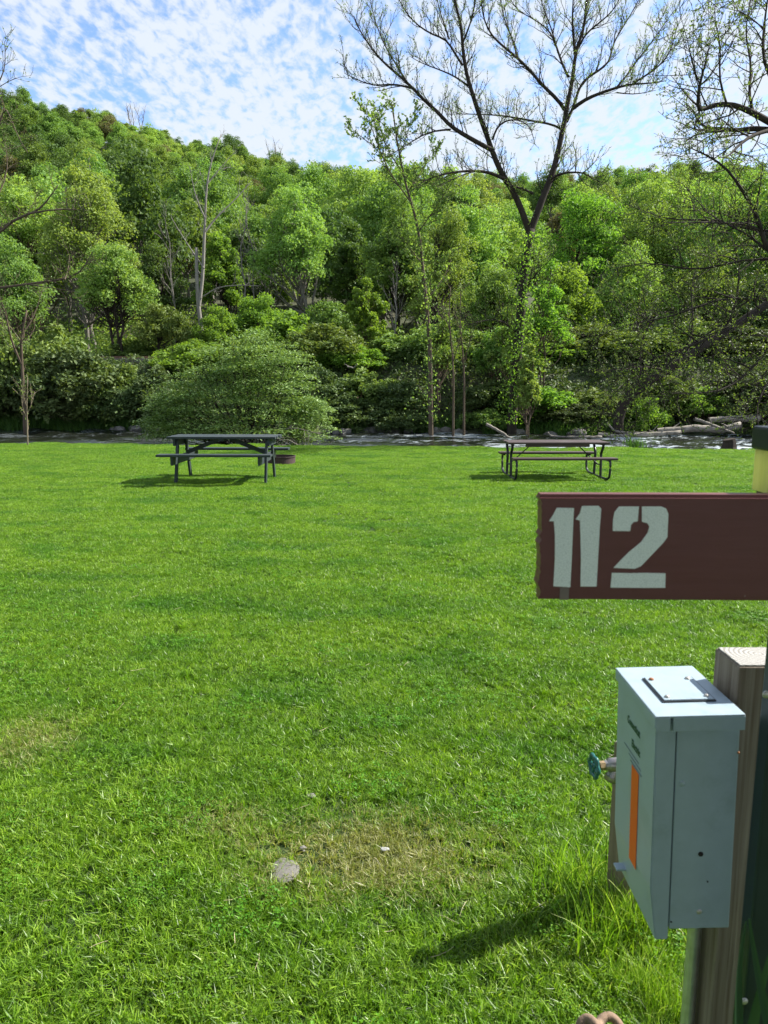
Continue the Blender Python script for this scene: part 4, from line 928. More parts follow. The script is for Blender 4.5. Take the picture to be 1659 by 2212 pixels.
# ------------------------------------------------------------------ foreground: sign, lantern, posts, power box
def wood_mat(name, c1, c2, grain=(150, 150, 3.0), rough=.8, dark=(.05, .035, .025)):
    m, t, b, o = new_mat(name); tcx = t.nodes.new('ShaderNodeTexCoord')
    n = noise(t, 1.0, 6, tcx.outputs['Object'], .65, grain); n_b = noise(t, 1.0, 3, tcx.outputs['Object'], .5, tuple(x * .22 for x in grain)); c_k = noise(t, 1.0, 4, tcx.outputs['Object'], .7, (grain[0] * 2.2, grain[1] * 2.2, grain[2] * 1.6))
    base = mixc(t, n_b, ramp(t, n, [(0.3, c1), (0.7, c2)]), tuple(x * .62 for x in c1))
    ck = nd(t, 'ShaderNodeMapRange'); t.links.new(c_k, ck.inputs[0]); ck.inputs['From Min'].default_value = .62; ck.inputs['From Max'].default_value = .72
    t.links.new(mixc(t, mathn(t, 'MULTIPLY', ck.outputs[0], .7), base, dark), b.inputs['Base Color']); b.inputs['Roughness'].default_value = rough; b.inputs['Specular IOR Level'].default_value = .25
    bump(t, mathn(t, 'SUBTRACT', n, ck.outputs[0]), b, .5, .004); return m
M['post_wood'] = wood_mat('weathered_treated_wood', (0.20, 0.165, 0.11), (0.34, 0.29, 0.20))
M['post_brown'] = wood_mat('brown_stained_wood', (0.13, 0.095, 0.065), (0.42, 0.37, 0.30), (120, 120, 2.5))
m, t, b, o = new_mat('end_grain'); tcx = t.nodes.new('ShaderNodeTexCoord'); mpp = t.nodes.new('ShaderNodeMapping'); mpp.inputs['Location'].default_value = (-.012, -.010, 0); t.links.new(tcx.outputs['Object'], mpp.inputs[0])
wvn = nd(t, 'ShaderNodeTexWave', wave_type='RINGS', rings_direction='Z', Scale=42.0, Distortion=3.0, Detail=3.0); wvn.inputs['Detail Scale'].default_value = 14; t.links.new(mpp.outputs[0], wvn.inputs['Vector'])
nn_ = noise(t, 90, 4, tcx.outputs['Object'])
t.links.new(mixc(t, mathn(t, 'MULTIPLY', nn_, .5), ramp(t, wvn.outputs['Fac'], [(0.0, (.13, .115, .10)), (.45, (.33, .32, .30)), (1, (.40, .395, .38))]), (.29, .28, .265)), b.inputs['Base Color']); b.inputs['Roughness'].default_value = .85; bump(t, wvn.outputs['Fac'], b, .4, .002)
M['end_grain'] = m

# right post
def post(name, cx_, cy_, wd, top, rz, label, bm_):
    r_ = empty(name, (cx_, cy_, 0), label, 'post', rz=rz); box('shaft', (wd, wd, top + .3), (0, 0, (top - .3) / 2 - .001), bm_, r_, bevel=.004)
    e = box('end_grain_top', (wd - .007, wd - .007, .002), (0, 0, top + .0005), M['end_grain'], r_, bevel=0); return r_
post('wooden_post', .5705 + .046, 1.132 + .044, .089, 1.235, 0, 'square wooden post with bright weathered end grain top behind the power box', M['post_brown'])
post('wooden_post', .785, 2.150, .092, .58, R(27), 'short weathered wooden post behind the power box that carries the water tap', M['post_wood'])

# power box
BX0, BX1, BY0, BY1, BZ0, BZ1 = .423, .556, 1.078, 1.272, .802, 1.179
M['box_paint'] = paint_mat('pale_grey_green_enamel', (0.305, 0.385, 0.445), .34, .05, 30, spec=.5, bstr=.05, dirt=(0.24, 0.31, 0.34))
M['galv'] = paint_mat('galvanised_steel', (0.55, 0.56, 0.57), .35, .15, 40, metal=.8)
M['screw'] = paint_mat('steel_screw', (0.5, 0.48, 0.44), .4, .25, 200, metal=.7)
M['rust_screw'] = paint_mat('rusty_screw', (0.28, 0.12, 0.05), .8, .3, 200)
M['orange'] = paint_mat('orange_label', (0.78, 0.125, 0.018), .5, .04, 20)
M['green_print'] = paint_mat('dark_green_print', (0.035, 0.10, 0.05), .6, .1, 40)
M['grey_print'] = paint_mat('grey_print', (0.18, 0.24, 0.24), .6, .1, 40)
M['hole'] = paint_mat('dark_hole', (0.02, 0.016, 0.016), .9, .1, 40)
pb = empty('power_box', ((BX0 + BX1) / 2, (BY0 + BY1) / 2, BZ0), 'pale grey green metal power box with orange label mounted on the wooden post', 'power box'); pb.location.x += .010; pb.rotation_euler = (0, R(-1.6), 0)
def lc(x, y, z): return (x - (BX0 + BX1) / 2, y - (BY0 + BY1) / 2, z - BZ0)
def boxm(name, x0, x1, y0, y1, z0, z1, mat, parent=pb, bevel=.002, fn=lc):
    return box(name, (x1 - x0, y1 - y0, z1 - z0), fn((x0 + x1) / 2, (y0 + y1) / 2, (z0 + z1) / 2), mat, parent, bevel=bevel)
boxm('housing', BX0 + .035, BX1, BY0 + .004, BY1 - .004, BZ0, BZ1 - .006, M['box_paint'])
# front door: sloping lower edge seen from the side
bm = bmesh.new(); prof = [(BX0 + .001, BZ1 - .008), (BX0 + .001, BZ0 + .075), (BX0 + .012, BZ0 - .018), (BX0 + .033, BZ0 - .018), (BX0 + .033, BZ1 - .008)]
a = [bm.verts.new(lc(x, BY0 + .002, z)) for x, z in prof]; b_ = [bm.verts.new(lc(x, BY1 - .002, z)) for x, z in prof]
bm.faces.new(a); bm.faces.new(b_[::-1])
for i in range(5): j = (i + 1) % 5; bm.faces.new((a[i], b_[i], b_[j], a[j])[::-1])
bmesh.ops.recalc_face_normals(bm, faces=bm.faces[:]); bmesh.ops.bevel(bm, geom=bm.edges[:], offset=.002, segments=2, affect='EDGES')
me = bpy.data.meshes.new('door'); bm.to_mesh(me); bm.free(); me.materials.append(M['box_paint']); link('door', me, pb)
# lid with folded skirt and a notch at the front
lid = boxm('lid', BX0 - .003, BX1 + .003, BY0 - .005, BY1 + .003, BZ1 - .004, BZ1, M['box_paint'], bevel=.0018)
boxm('lid_skirt', BX0 - .002, BX0 + .020, BY0 - .0055, BY0 - .0025, BZ1 - .026, BZ1 - .003, M['box_paint'], bevel=.001)
boxm('lid_skirt', BX0 + .025, BX1 + .003, BY0 - .0055, BY0 - .0025, BZ1 - .026, BZ1 - .003, M['box_paint'], bevel=.001)
boxm('lid_skirt', BX0 - .0035, BX0 - .0012, BY0 - .004, BY1, BZ1 - .020, BZ1 - .003, M['box_paint'], bevel=.0008)
# hatch plate on the lid with four screws
pl = box('cover_plate', (.080, .094, .0022), lc(.492, 1.170, BZ1 + .0035), M['box_paint'], pb, bevel=.001)
gk = box('gasket', (.086, .098, .0026), lc(.492, 1.170, BZ1 + .0013), M['tube_dark'], pb, bevel=.001)
def disc(name, r, h, loc, mat, parent, axis='z', dome=True):
    T = Tubes(); pr = [(0, r), (h * .5, r), (h, r * .7), (h * 1.1, r * .05)] if dome else [(0, r), (h, r), (h + 1e-4, r * .02)]
    d = {'z': (0, 0, 1), '-y': (0, -1, 0), '-x': (-1, 0, 0)}[axis]; T.add([tuple(q * z_ for q in d) for z_, _ in pr], [r_ for _, r_ in pr], 14, cap=False)
    o = link(name, T.mesh(name, mat), parent); o.location = loc; return o
for (x, y, mk) in ((.460, 1.205, 'rust_screw'), (.522, 1.205, 'screw'), (.460, 1.133, 'screw'), (.524, 1.133, 'screw')): disc('screw', .0042, .003, lc(x, y, BZ1 + .0045), M[mk], pb)
# rivets, holes on the side
for (px, py, mk, r_) in ((1470, 1692, 'box_paint', .005), (1505, 1845, 'hole', .0040), (1498, 1970, 'screw', .0045), (1437, 1990, 'hole', .0014), (1593, 1628, 'rust_screw', .002), (1518, 1905, 'hole', .0012)):
    p = P(px, py, BY0 + .004); disc('rivet', r_, .0015, lc(p.x, BY0 + .0042, p.z), M[mk], pb, '-y', mk != 'hole')
boxm('bottom_tab', BX0 - .008, BX0 + .012, BY1 - .05, BY1 - .03, BZ0 + .006, BZ0 + .010, M['box_paint'], bevel=.001)
# prints on the front, which faces left
boxm('orange_label', BX0 - .0002, BX0 + .0006, 1.148, 1.182, BZ0 + .062, BZ0 + .238, M['orange'], bevel=0)
def text(body, size, loc, mat, parent, rot, name='lettering'):
    cu = bpy.data.curves.new(name, 'FONT'); cu.body = body; cu.size = size; cu.extrude = .0002; cu.align_x = 'CENTER'; cu.offset = size * .02; cu.resolution_u = 3
    tmp = bpy.data.objects.new(name, cu); C.objects.link(tmp); dg = bpy.context.evaluated_depsgraph_get(); me = bpy.data.meshes.new_from_object(tmp.evaluated_get(dg)); bpy.data.objects.remove(tmp)
    me.materials.clear(); me.materials.append(mat); o = link(name, me, parent); o.location = loc; o.rotation_euler = rot; return o
rt_ = (R(90), 0, R(-90))
a = text('Connecticut', .020, lc(BX0 + .0002, 1.180, BZ0 + .303), M['green_print'], pb, rt_); a.scale = (.62, 1, 1)
a = text('Electric', .020, lc(BX0 + .0002, 1.166, BZ0 + .270), M['green_print'], pb, rt_); a.scale = (.7, 1, 1)
for i, (y0, y1) in enumerate(((1.15, 1.225), (1.14, 1.20), (1.135, 1.19))): boxm('small_print', BX0 - .0001, BX0 + .0006, y0, y1, BZ0 + .256 - .0075 * i, BZ0 + .2575 - .0075 * i, M['grey_print'], bevel=0)

# conduit below the box
cd = tube_obj('conduit_pipe', [(.556, 1.180, BZ0 - .001), (.556, 1.180, -.1)], .012, M['galv'], None, 16); tag(cd, 'grey conduit pipe running down from the power box to the ground', 'pipe')

# tap on the short post
M['tap_green'] = paint_mat('green_enamel_handle', (0.012, 0.105, 0.095), .3, .15, 60, spec=.6)
M['brass'] = paint_mat('aged_brass', (0.42, 0.30, 0.17), .4, .2, 60, metal=.7)
M['tap_metal'] = paint_mat('worn_tap_metal', (0.36, 0.33, 0.32), .35, .25, 60, metal=.7)
tp0 = P(1283, 1655, 2.10); tr_ = empty('water_tap', tp0, 'green handled metal water tap sticking out left of the short post', 'tap', rz=R(8))
def tor(name, R0, r0, mat, parent, n=36, wav=0.0, lobes=6):
    pts = [(0, (R0 + wav * math.cos(lobes * a)) * math.cos(a), (R0 + wav * math.cos(lobes * a)) * math.sin(a)) for a in np.linspace(0, 2 * math.pi, n + 1)]
    T = Tubes(); T.add(pts, r0, 8, cap=False); return link(name, T.mesh(name, mat), parent)
hw = tor('hand_wheel', .031, .0062, M['tap_green'], tr_, wav=.0035)
T = Tubes()
for k in range(5): a = 2 * math.pi * k / 5; T.add([(.004, 0, 0), (0, .03 * math.cos(a), .03 * math.sin(a))], [.006, .0045], 6)
T.add([(-.006, 0, 0), (-.004, 0, 0), (.012, 0, 0)], [.004, .010, .010], 10); link('spokes', T.mesh('spokes', M['tap_green']), tr_)
T = Tubes(); T.add([(.010, 0, 0), (.018, 0, 0)], .008, 10); link('stem', T.mesh('stem', M['tap_metal']), tr_)
T = Tubes(); T.add([(.016, 0, 0), (.017, 0, 0), (.034, 0, 0), (.035, 0, 0)], [.004, .014, .014, .004], 6); o = link('packing_nut', T.mesh('packing_nut', M['brass'], False), tr_)
T = Tubes(); T.add([(.033, 0, 0), (.038, 0, 0), (.046, 0, 0), (.047, 0, 0), (.085, 0, 0), (.16, .0, 0)], [.012, .015, .015, .021, .022, .016], 16)
T.add([(.075, 0, -.005), (.066, 0, -.025), (.060, 0, -.040)], [.014, .017, .019], 14); T.add([(.061, 0, -.038), (.056, 0, -.052), (.055, 0, -.053)], [.022, .022, .012], 14)
link('valve_body', T.mesh('valve_body', M['tap_metal']), tr_)
T = Tubes(); T.add([(.13, 0, .02), (.13, 0, -.56)], .013, 12); link('riser_pipe', T.mesh('riser_pipe', M['galv']), tr_)

# sign board
YS = .950
def pb_(cx_, cy_): return P((cx_ / 1.707 + 2100) / 1.8516, (cy_ / 1.707 + 1650) / 1.8516, YS)
m, t, b, o = new_mat('brown_painted_board'); tcx = t.nodes.new('ShaderNodeTexCoord')
na = noise(t, 1, 6, tcx.outputs['Object'], .6, (5, 40, 60)); nb = noise(t, 9, 4, tcx.outputs['Object']); nsp = noise(t, 55, 2, tcx.outputs['Object'])
spk = nd(t, 'ShaderNodeMapRange'); t.links.new(nsp, spk.inputs[0]); spk.inputs['From Min'].default_value = .755; spk.inputs['From Max'].default_value = .78
c = mixc(t, nb, ramp(t, na, [(.3, (.120, .030, .031)), (.7, (.165, .047, .048))]), (.135, .046, .056))
t.links.new(mixc(t, mathn(t, 'MULTIPLY', spk.outputs[0], .5), c, (.35, .28, .26)), b.inputs['Base Color']); t.links.new(mathn(t, 'ADD', mathn(t, 'MULTIPLY', na, .25), .28), b.inputs['Roughness']); b.inputs['Specular IOR Level'].default_value = .5; bump(t, na, b, .18, .003)
M['sign_brown'] = m
tl, bl = pb_(92, 560), pb_(72, 1278); zt, zb = tl.z, bl.z; x1 = .72; TH = .026
sg_ = empty('site_number_sign', (.45, YS, zb), 'brown painted board sign with white stencilled number 112', 'sign')
left = []; g_ = np.random.default_rng(4); nL = 26
for i in range(nL + 1):
    f_ = i / nL; z = zb + (zt - zb) * f_; x = bl.x + (tl.x - bl.x) * f_ + .0011 * math.sin(f_ * 19.0 + .7 + 1.5 * math.sin(f_ * 5)) + .0045 + .0009 * g_.normal(); left.append((x, z))
bm = bmesh.new(); slope = -.004
outl = left + [(x1, zt + slope * .3), (x1, zb + slope)]
fr_ = [bm.verts.new((x - .45, 0, z - zb)) for x, z in outl]; bk_ = [bm.verts.new((x - .45, TH, z - zb)) for x, z in outl]
bm.faces.new(fr_[::-1]); bm.faces.new(bk_)
for i in range(len(outl)): j = (i + 1) % len(outl); bm.faces.new((fr_[i], fr_[j], bk_[j], bk_[i]))
bmesh.ops.recalc_face_normals(bm, faces=bm.faces[:])
ed = [e for e in bm.edges if (abs(e.verts[0].co.z - e.verts[1].co.z) < .006 and abs(e.verts[0].co.x - e.verts[1].co.x) > .3)]
bmesh.ops.bevel(bm, geom=ed, offset=.0045, segments=4, affect='EDGES')
me = bpy.data.meshes.new('board'); bm.to_mesh(me); bm.free(); me.materials.append(M['sign_brown']); link('board', me, sg_)
m, t, b, o = new_mat('white_reflective_film'); tcx = t.nodes.new('ShaderNodeTexCoord'); vo = nd(t, 'ShaderNodeTexVoronoi', feature='DISTANCE_TO_EDGE', Scale=330.0); t.links.new(tcx.outputs['Object'], vo.inputs['Vector'])
na = noise(t, 35, 4, tcx.outputs['Object']); c = ramp(t, vo.outputs['Distance'], [(0, (.66, .70, .76)), (.12, (.90, .93, .99))]); t.links.new(mixc(t, mathn(t, 'MULTIPLY', na, .35), c, (.84, .86, .90)), b.inputs['Base Color']); b.inputs['Roughness'].default_value = .4; bump(t, vo.outputs['Distance'], b, .3, .0006)
M['film'] = m
def glyph(polys, name='numeral'):
    bm = bmesh.new()
    for poly in polys:
        pts = [pb_(a_, b2) for a_, b2 in poly]
        fv = [bm.verts.new((p.x - .45, -.0010, p.z - zb)) for p in pts]; bv = [bm.verts.new((p.x - .45, -.0001, p.z - zb)) for p in pts]
        bm.faces.new(fv).normal_update()
        for i in range(len(pts)): j = (i + 1) % len(pts); bm.faces.new((fv[i], fv[j], bv[j], bv[i]))
    bmesh.ops.triangulate(bm, faces=[f_ for f_ in bm.faces if len(f_.verts) > 4], ngon_method='EAR_CLIP'); bmesh.ops.recalc_face_normals(bm, faces=bm.faces[:])
    me = bpy.data.meshes.new(name); bm.to_mesh(me); bm.free(); me.materials.append(M['film']); return link(name, me, sg_)
glyph([[(216, 650), (333, 652), (326, 800), (318, 1000), (308, 1192), (193, 1185), (203, 1000), (204, 850), (196, 742), (163, 741), (190, 700)]])
glyph([[(388, 638), (500, 636), (519, 656), (508, 800), (497, 1000), (487, 1187), (378, 1187), (381, 1000), (378, 850), (374, 738), (345, 728), (372, 690)]])
glyph([[(640, 641), (776, 641), (768, 742), (738, 748), (722, 768), (716, 809), (598, 808), (600, 730), (610, 680)],
       [(797, 641), (930, 641), (962, 655), (977, 692), (970, 850), (945, 885), (860, 975), (790, 1048), (748, 1066), (603, 1060), (640, 1020), (710, 950), (790, 885), (836, 820), (848, 780), (835, 755), (797, 745)],
       [(592, 1093), (700, 1096), (820, 1094), (958, 1097), (955, 1196), (800, 1196), (583, 1194)]])
p = pb_(268, 1235); fd = box('faded_paint_patch', (.012, .0006, .017), (p.x - .45, -.0004, p.z - zb), paint_mat('faded_brown', (.20, .15, .15), .5), sg_, bevel=0)

# dark green metal post carrying sign and lantern
M['post_green'] = paint_mat('dark_green_enamel', (0.010, 0.024, 0.024), .45, .3, 12, spec=.4)
PX0, PX1, PY0, PY1 = .554, .604, .995, 1.026
mp_ = empty('metal_post', ((PX0 + PX1) / 2, (PY0 + PY1) / 2, 0), 'dark green metal post at the right edge holding the number sign', 'post')
box('post_tube', (PX1 - PX0, PY1 - PY0, 1.86), (0, 0, .63), M['post_green'], mp_, bevel=.004)
for (px, py) in ((1655, 1500), (1607, 2162)):
    p = P(px, py, PY0); disc('screw', .0058, .003, (p.x - (PX0 + PX1) / 2 , PY0 - (PY0 + PY1) / 2, p.z), M['screw'], mp_, '-y')
M['navy'] = paint_mat('dark_navy_plastic', (0.016, 0.019, 0.030), .35, .1, 30, spec=.5)
m, t, b, o = new_mat('frosted_lantern_pane'); b.inputs['Base Color'].default_value = (.80, .80, .50, 1); b.inputs['Roughness'].default_value = .5
tcx = t.nodes.new('ShaderNodeTexCoord'); n_l = noise(t, 1, 2, tcx.outputs['Object'], .5, (90, 90, 2)); cc = ramp(t, n_l, [(.3, (.78, .82, .45)), (.7, (.93, .93, .66))]); t.links.new(cc, b.inputs['Base Color'])
trn = t.nodes.new('ShaderNodeBsdfTranslucent'); t.links.new(cc, trn.inputs[0]); mxs = t.nodes.new('ShaderNodeMixShader'); mxs.inputs[0].default_value = .8; t.links.new(b.outputs[0], mxs.inputs[1]); t.links.new(trn.outputs[0], mxs.inputs[2]); t.links.new(mxs.outputs[0], o.inputs[0])
M['pane'] = m
xcn, ycn = .584, 1.035
z_ct = P(1622, 919, 1.083).z; z_cb = P(1622, 969, 1.083).z; z_pb = P(1634, 1057, 1.078).z; z_b = P(1643, 1066, 1.073).z
hw_, hp, hb_ = .048, .043, .0387
ln = empty('lantern', (xcn, ycn, z_b), 'square post lantern with dark cap and glowing cream panes above the sign', 'lantern')
box('cap', (hw_ * 2, hw_ * 2, z_ct - z_cb), (0, 0, (z_ct + z_cb) / 2 - z_b), M['navy'], ln, bevel=.004)
for k in range(4):
    a = k * math.pi / 2; box('pane', (hp * 2 - .004, .0025, z_cb - z_pb), (hp * math.sin(a), -hp * math.cos(a), (z_cb + z_pb) / 2 - z_b), M['pane'], ln, (0, 0, a), bevel=.0006)
box('base', (hb_ * 2, hb_ * 2, z_pb - z_b + .004), (0, 0, (z_pb - z_b) / 2 - .001), M['navy'], ln, bevel=.001)

# tall iris blades in front of the posts (close to camera)
def big_blade(pts, y, wd, label, seed):
    q = np.array([np.array(P(a_, b2, y + dy)) for a_, b2, dy in pts]); root_ = np.array([[q[0][0] + .02, y + .04, 0.0]])
    q = np.concatenate([root_, q]); d_ = np.concatenate([[0], np.cumsum(np.linalg.norm(np.diff(q, axis=0), axis=1))]); s_ = np.linspace(0, d_[-1], 26); q = np.stack([np.interp(s_, d_, q[:, k]) for k in range(3)], 1)
    for _ in range(3): q[1:-1] = q[1:-1] * .5 + (q[:-2] + q[2:]) * .25
    w_ = wd * .5 * np.minimum(1, (1.02 - s_ / d_[-1]) * 5) ** .7; vv = []; fx = math.cos(seed), math.sin(seed)
    for i in range(26): vv += [q[i] - np.array([fx[0] * w_[i], fx[1] * w_[i], 0]), q[i] + np.array([0, .25 * w_[i], 0]), q[i] + np.array([fx[0] * w_[i], fx[1] * w_[i], 0])]
    ff = []
    for i in range(25): ff += [(i * 3, i * 3 + 1, i * 3 + 4, i * 3 + 3), (i * 3 + 1, i * 3 + 2, i * 3 + 5, i * 3 + 4)]
    o_ = link('iris_leaf', np_mesh('iris_leaf', vv, ff, M['iris'], np.full(len(vv), .55), True)); return tag(o_, label, 'leaf')
big_blade([(1600, 2420, 0), (1597, 2212, 0), (1593, 2090, 0), (1603, 2020, 0), (1612, 1990, 0)], .93, .017, 'broad green leaf blade rising in front of the wooden post foot', .4)
big_blade([(1700, 2400, 0), (1660, 2212, 0), (1640, 2120, 0), (1625, 2050, 0), (1618, 1985, 0)], .86, .016, 'broad green leaf blade leaning left in front of the metal post', .2)
big_blade([(1600, 2350, 0), (1625, 2212, 0), (1645, 2130, 0), (1662, 2060, 0), (1672, 2030, 0)], .88, .016, 'broad green leaf blade leaning right across the metal post foot', -.3)

# brown fuzzy rope loop at the bottom edge
M['rope'] = paint_mat('brown_jute', (0.21, 0.145, 0.10), .9, .25, 60, bstr=.8)
rp = [P(1240, 2290, 1.50), P(1250, 2215, 1.52), P(1268, 2196, 1.53), P(1290, 2215, 1.5), P(1300, 2245, 1.48), P(1290, 2215, 1.56), P(1305, 2196, 1.58), P(1325, 2196, 1.58), P(1345, 2225, 1.56), P(1360, 2300, 1.5)]
ro = tube_obj('rope', rp, .011, M['rope'], None, 12, 3); tag(ro, 'brown fuzzy rope looped in the tall grass at the bottom edge', 'rope')

# ------------------------------------------------------------------ stones in the lawn
def on_lawn(px, py):
    a = PITCH + math.atan((py - 1106) / F); y = (CAMZ - .03) / math.tan(a); return XP(px, y, .03), y
for (px, py, s_, mk, lab) in ((612, 1880, (.044, .060, .009), 'rock', 'flat grey stone showing through thin dry grass'), (830, 1838, (.013, .010, .005), 'rock_pale', 'small white stone in the dry patch of lawn'), (672, 1722, (.016, .018, .006), 'rock', 'small grey stone behind the dry patch of lawn'), (258, 1432, (.02, .01, .008), 'rock_pale', 'tiny pale chip lying in the left lawn'), (655, 1838, (.011, .011, .009), 'rock', 'tiny brownish pebble beside the flat grey stone')):
    x, y = on_lawn(px, py); o = link('lawn_stone', rock_mesh(np.random.default_rng(px), *s_, M[mk], 3)); o.location = (x, y, .038); tag(o, lab, 'stone')

# dry stalks and clippings lying on the turf
g_ = np.random.default_rng(77); T = Tubes()
for i in range(130):
    y = 1.9 + 9 * g_.random() ** 1.6; x = g_.uniform(-.5, .5) * y; a = g_.uniform(0, 6.28); L2 = g_.uniform(.02, .09); z = .05 + float(lawn_relief(x, y))
    T.add(curve((x, y, z), (x + math.cos(a) * L2, y + math.sin(a) * L2, z + g_.uniform(-.008, .012)), g_, .1, 4), [.0012, .0014, .0012, .0006], 3, cap=False)
M['straw'] = bark_mat('dry_straw', (.30, .26, .14), (.55, .50, .33), 30, 1, .2)
tag(link('dry_stalks', T.mesh('dry_stalks', M['straw'])), 'pale dry grass stalks scattered over the lawn', 'dry grass', kind='stuff')

# ------------------------------------------------------------------ grass
m, t, b, o = new_mat('grass_blades'); g = t.nodes.new('ShaderNodeNewGeometry'); at = nd(t, 'ShaderNodeAttribute', attribute_name='tint'); pos_ = g.outputs['Position']
green = ramp(t, at.outputs['Fac'], [(0.14, (.012, .046, .005)), (.36, (.055, .145, .010)), (.58, (.175, .325, .022)), (.84, (.300, .455, .044)), (1.0, (.46, .50, .18))])
big = noise(t, .55, 4, pos_, .6, (.6, 1.4, 1)); md = noise(t, 2.6, 4, pos_, .65); fine = noise(t, 9, 3, pos_, .6)
green = mixc(t, mathn(t, 'MULTIPLY', big, .75), green, mixc(t, .5, green, (.260, .400, .026)))
# greener moist patches and dry patch
def patch(cx_, cy_, rx_, ry_, amp):
    s3 = t.nodes.new('ShaderNodeSeparateXYZ'); t.links.new(pos_, s3.inputs[0])
    dx = mathn(t, 'DIVIDE', mathn(t, 'SUBTRACT', s3.outputs[0], cx_), rx_); dy = mathn(t, 'DIVIDE', mathn(t, 'SUBTRACT', s3.outputs[1], cy_), ry_)
    d = mathn(t, 'SQRT', mathn(t, 'ADD', mathn(t, 'MULTIPLY', dx, dx), mathn(t, 'MULTIPLY', dy, dy)))
    return mathn(t, 'MULTIPLY', mathn(t, 'SUBTRACT', 1.25, d, True), amp, True)
X1, Y1 = on_lawn(800, 1840); X2, Y2 = on_lawn(70, 1590); X3, Y3 = on_lawn(1100, 2050); X4, Y4 = on_lawn(500, 1780)
deep = nd(t, 'ShaderNodeMapRange'); t.links.new(noise(t, 1.5, 4, pos_, .6, (.7, 1.2, 1)), deep.inputs[0]); deep.inputs['From Min'].default_value = .48; deep.inputs['From Max'].default_value = .66
green = mixc(t, mathn(t, 'MULTIPLY', deep.outputs[0], .9), green, mixc(t, 1.0, green, (.50, .72, .65), 'MULTIPLY'))
stripe = nd(t, 'ShaderNodeMapRange'); t.links.new(noise(t, .9, 3, pos_, .5, (.12, 1.3, 1)), stripe.inputs[0]); stripe.inputs['From Min'].default_value = .5; stripe.inputs['From Max'].default_value = .6
green = mixc(t, mathn(t, 'MULTIPLY', stripe.outputs[0], .6), green, mixc(t, 1.0, green, (.66, .80, .7), 'MULTIPLY'))
dm = mathn(t, 'MAXIMUM', mathn(t, 'MAXIMUM', patch(X1, Y1, .60, .34, .75), patch(X2, Y2, .35, .4, .5)), mathn(t, 'MAXIMUM', patch(X3, Y3, .30, .16, .25), patch(X4, Y4, .3, .2, .5)))
dm = mathn(t, 'MAXIMUM', dm, mathn(t, 'MULTIPLY', mathn(t, 'SUBTRACT', md, .66, True), 2.0, True))
dsel = nd(t, 'ShaderNodeMapRange'); t.links.new(mathn(t, 'ADD', mathn(t, 'ADD', mathn(t, 'MULTIPLY', dm, .85), mathn(t, 'MULTIPLY', fine, .5)), mathn(t, 'MULTIPLY', mathn(t, 'FRACT', mathn(t, 'MULTIPLY', at.outputs['Fac'], 7.31)), .45)), dsel.inputs[0]); dsel.inputs['From Min'].default_value = .78; dsel.inputs['From Max'].default_value = .98
dry = ramp(t, mathn(t, 'FRACT', mathn(t, 'MULTIPLY', at.outputs['Fac'], 3.7)), [(0, (.15, .17, .045)), (.6, (.30, .29, .11)), (1, (.42, .39, .20))])
col = mixc(t, mathn(t, 'MULTIPLY', dsel.outputs[0], .9), green, dry)
t.links.new(col, b.inputs['Base Color']); b.inputs['Roughness'].default_value = .40; b.inputs['Specular IOR Level'].default_value = .42
trn = t.nodes.new('ShaderNodeBsdfTranslucent'); t.links.new(mixc(t, 1.0, col, (1.3, 1.4, .5), 'MULTIPLY'), trn.inputs[0])
mxs = t.nodes.new('ShaderNodeMixShader'); mxs.inputs[0].default_value = .38; t.links.new(b.outputs[0], mxs.inputs[1]); t.links.new(trn.outputs[0], mxs.inputs[2]); t.links.new(mxs.outputs[0], o.inputs[0])
M['grass'] = m
M['clover'] = leaf_mat('clover_leaves', (.050, .150, .008), (.125, .270, .018), .3, .5, 0)
srcs = []
rng = np.random.default_rng(90)
def src(name, v, f, tt, mat):
    o_ = bpy.data.objects.new(name, np_mesh(name, v, f, mat, tt)); srcs.append(o_)
for k in range(6):      # short mown turf
    n = 1050; a = rng.uniform(0, 6.28, n); r = np.sqrt(rng.random(n)) * .17
    nc_ = 85; a = rng.uniform(0, 6.28, nc_); r = np.sqrt(rng.random(nc_)) * .17; ci_ = rng.integers(0, nc_, n); ch = rng.uniform(.65, 1.3, nc_); ct_ = rng.random(nc_)
    bx2 = (np.cos(a) * r)[ci_] + rng.normal(size=n) * .0085; by2 = (np.sin(a) * r)[ci_] + rng.normal(size=n) * .0085
    v, f, tt = blades(bx2, by2, np.full(n, -.006), .033, .0044, rng, 1.0, 2)
    vv = v.reshape(n, -1, 3); vv[:, :, 2] *= ch[ci_][:, None]; v = vv.reshape(-1, 3); tt = np.clip(.55 * tt + .45 * np.repeat(ct_[ci_], len(tt) // n), 0, 1)
    src('a_turf_%d' % k, v, f, tt, M['grass'])
for k in range(3):      # clover
    n = 60; a = rng.uniform(0, 6.28, n); r = np.sqrt(rng.random(n)) * .13; c = np.stack([np.cos(a) * r, np.sin(a) * r, rng.uniform(.018, .045, n)], 1)
    pp = np.concatenate([c + np.stack([np.cos(a + q) * .008, np.sin(a + q) * .008, np.zeros(n)], 1) for q in (0, 2.09, 4.19)]); nr = rng.normal(size=(len(pp), 3)) * .22 + np.array([0, 0, 1])
    v, f, tt = leaves(pp, nr, .0105, rng, .85); src('b_clover_%d' % k, v, f, tt, M['clover'])
for k in range(3):      # longer tufts
    n = 120; a = rng.uniform(0, 6.28, n); r = np.sqrt(rng.random(n)) * .08
    v, f, tt = blades(np.cos(a) * r, np.sin(a) * r, np.full(n, -.01), .058, .005, rng, .8, 4); src('c_tuft_%d' % k, v, f, tt, M['grass'])
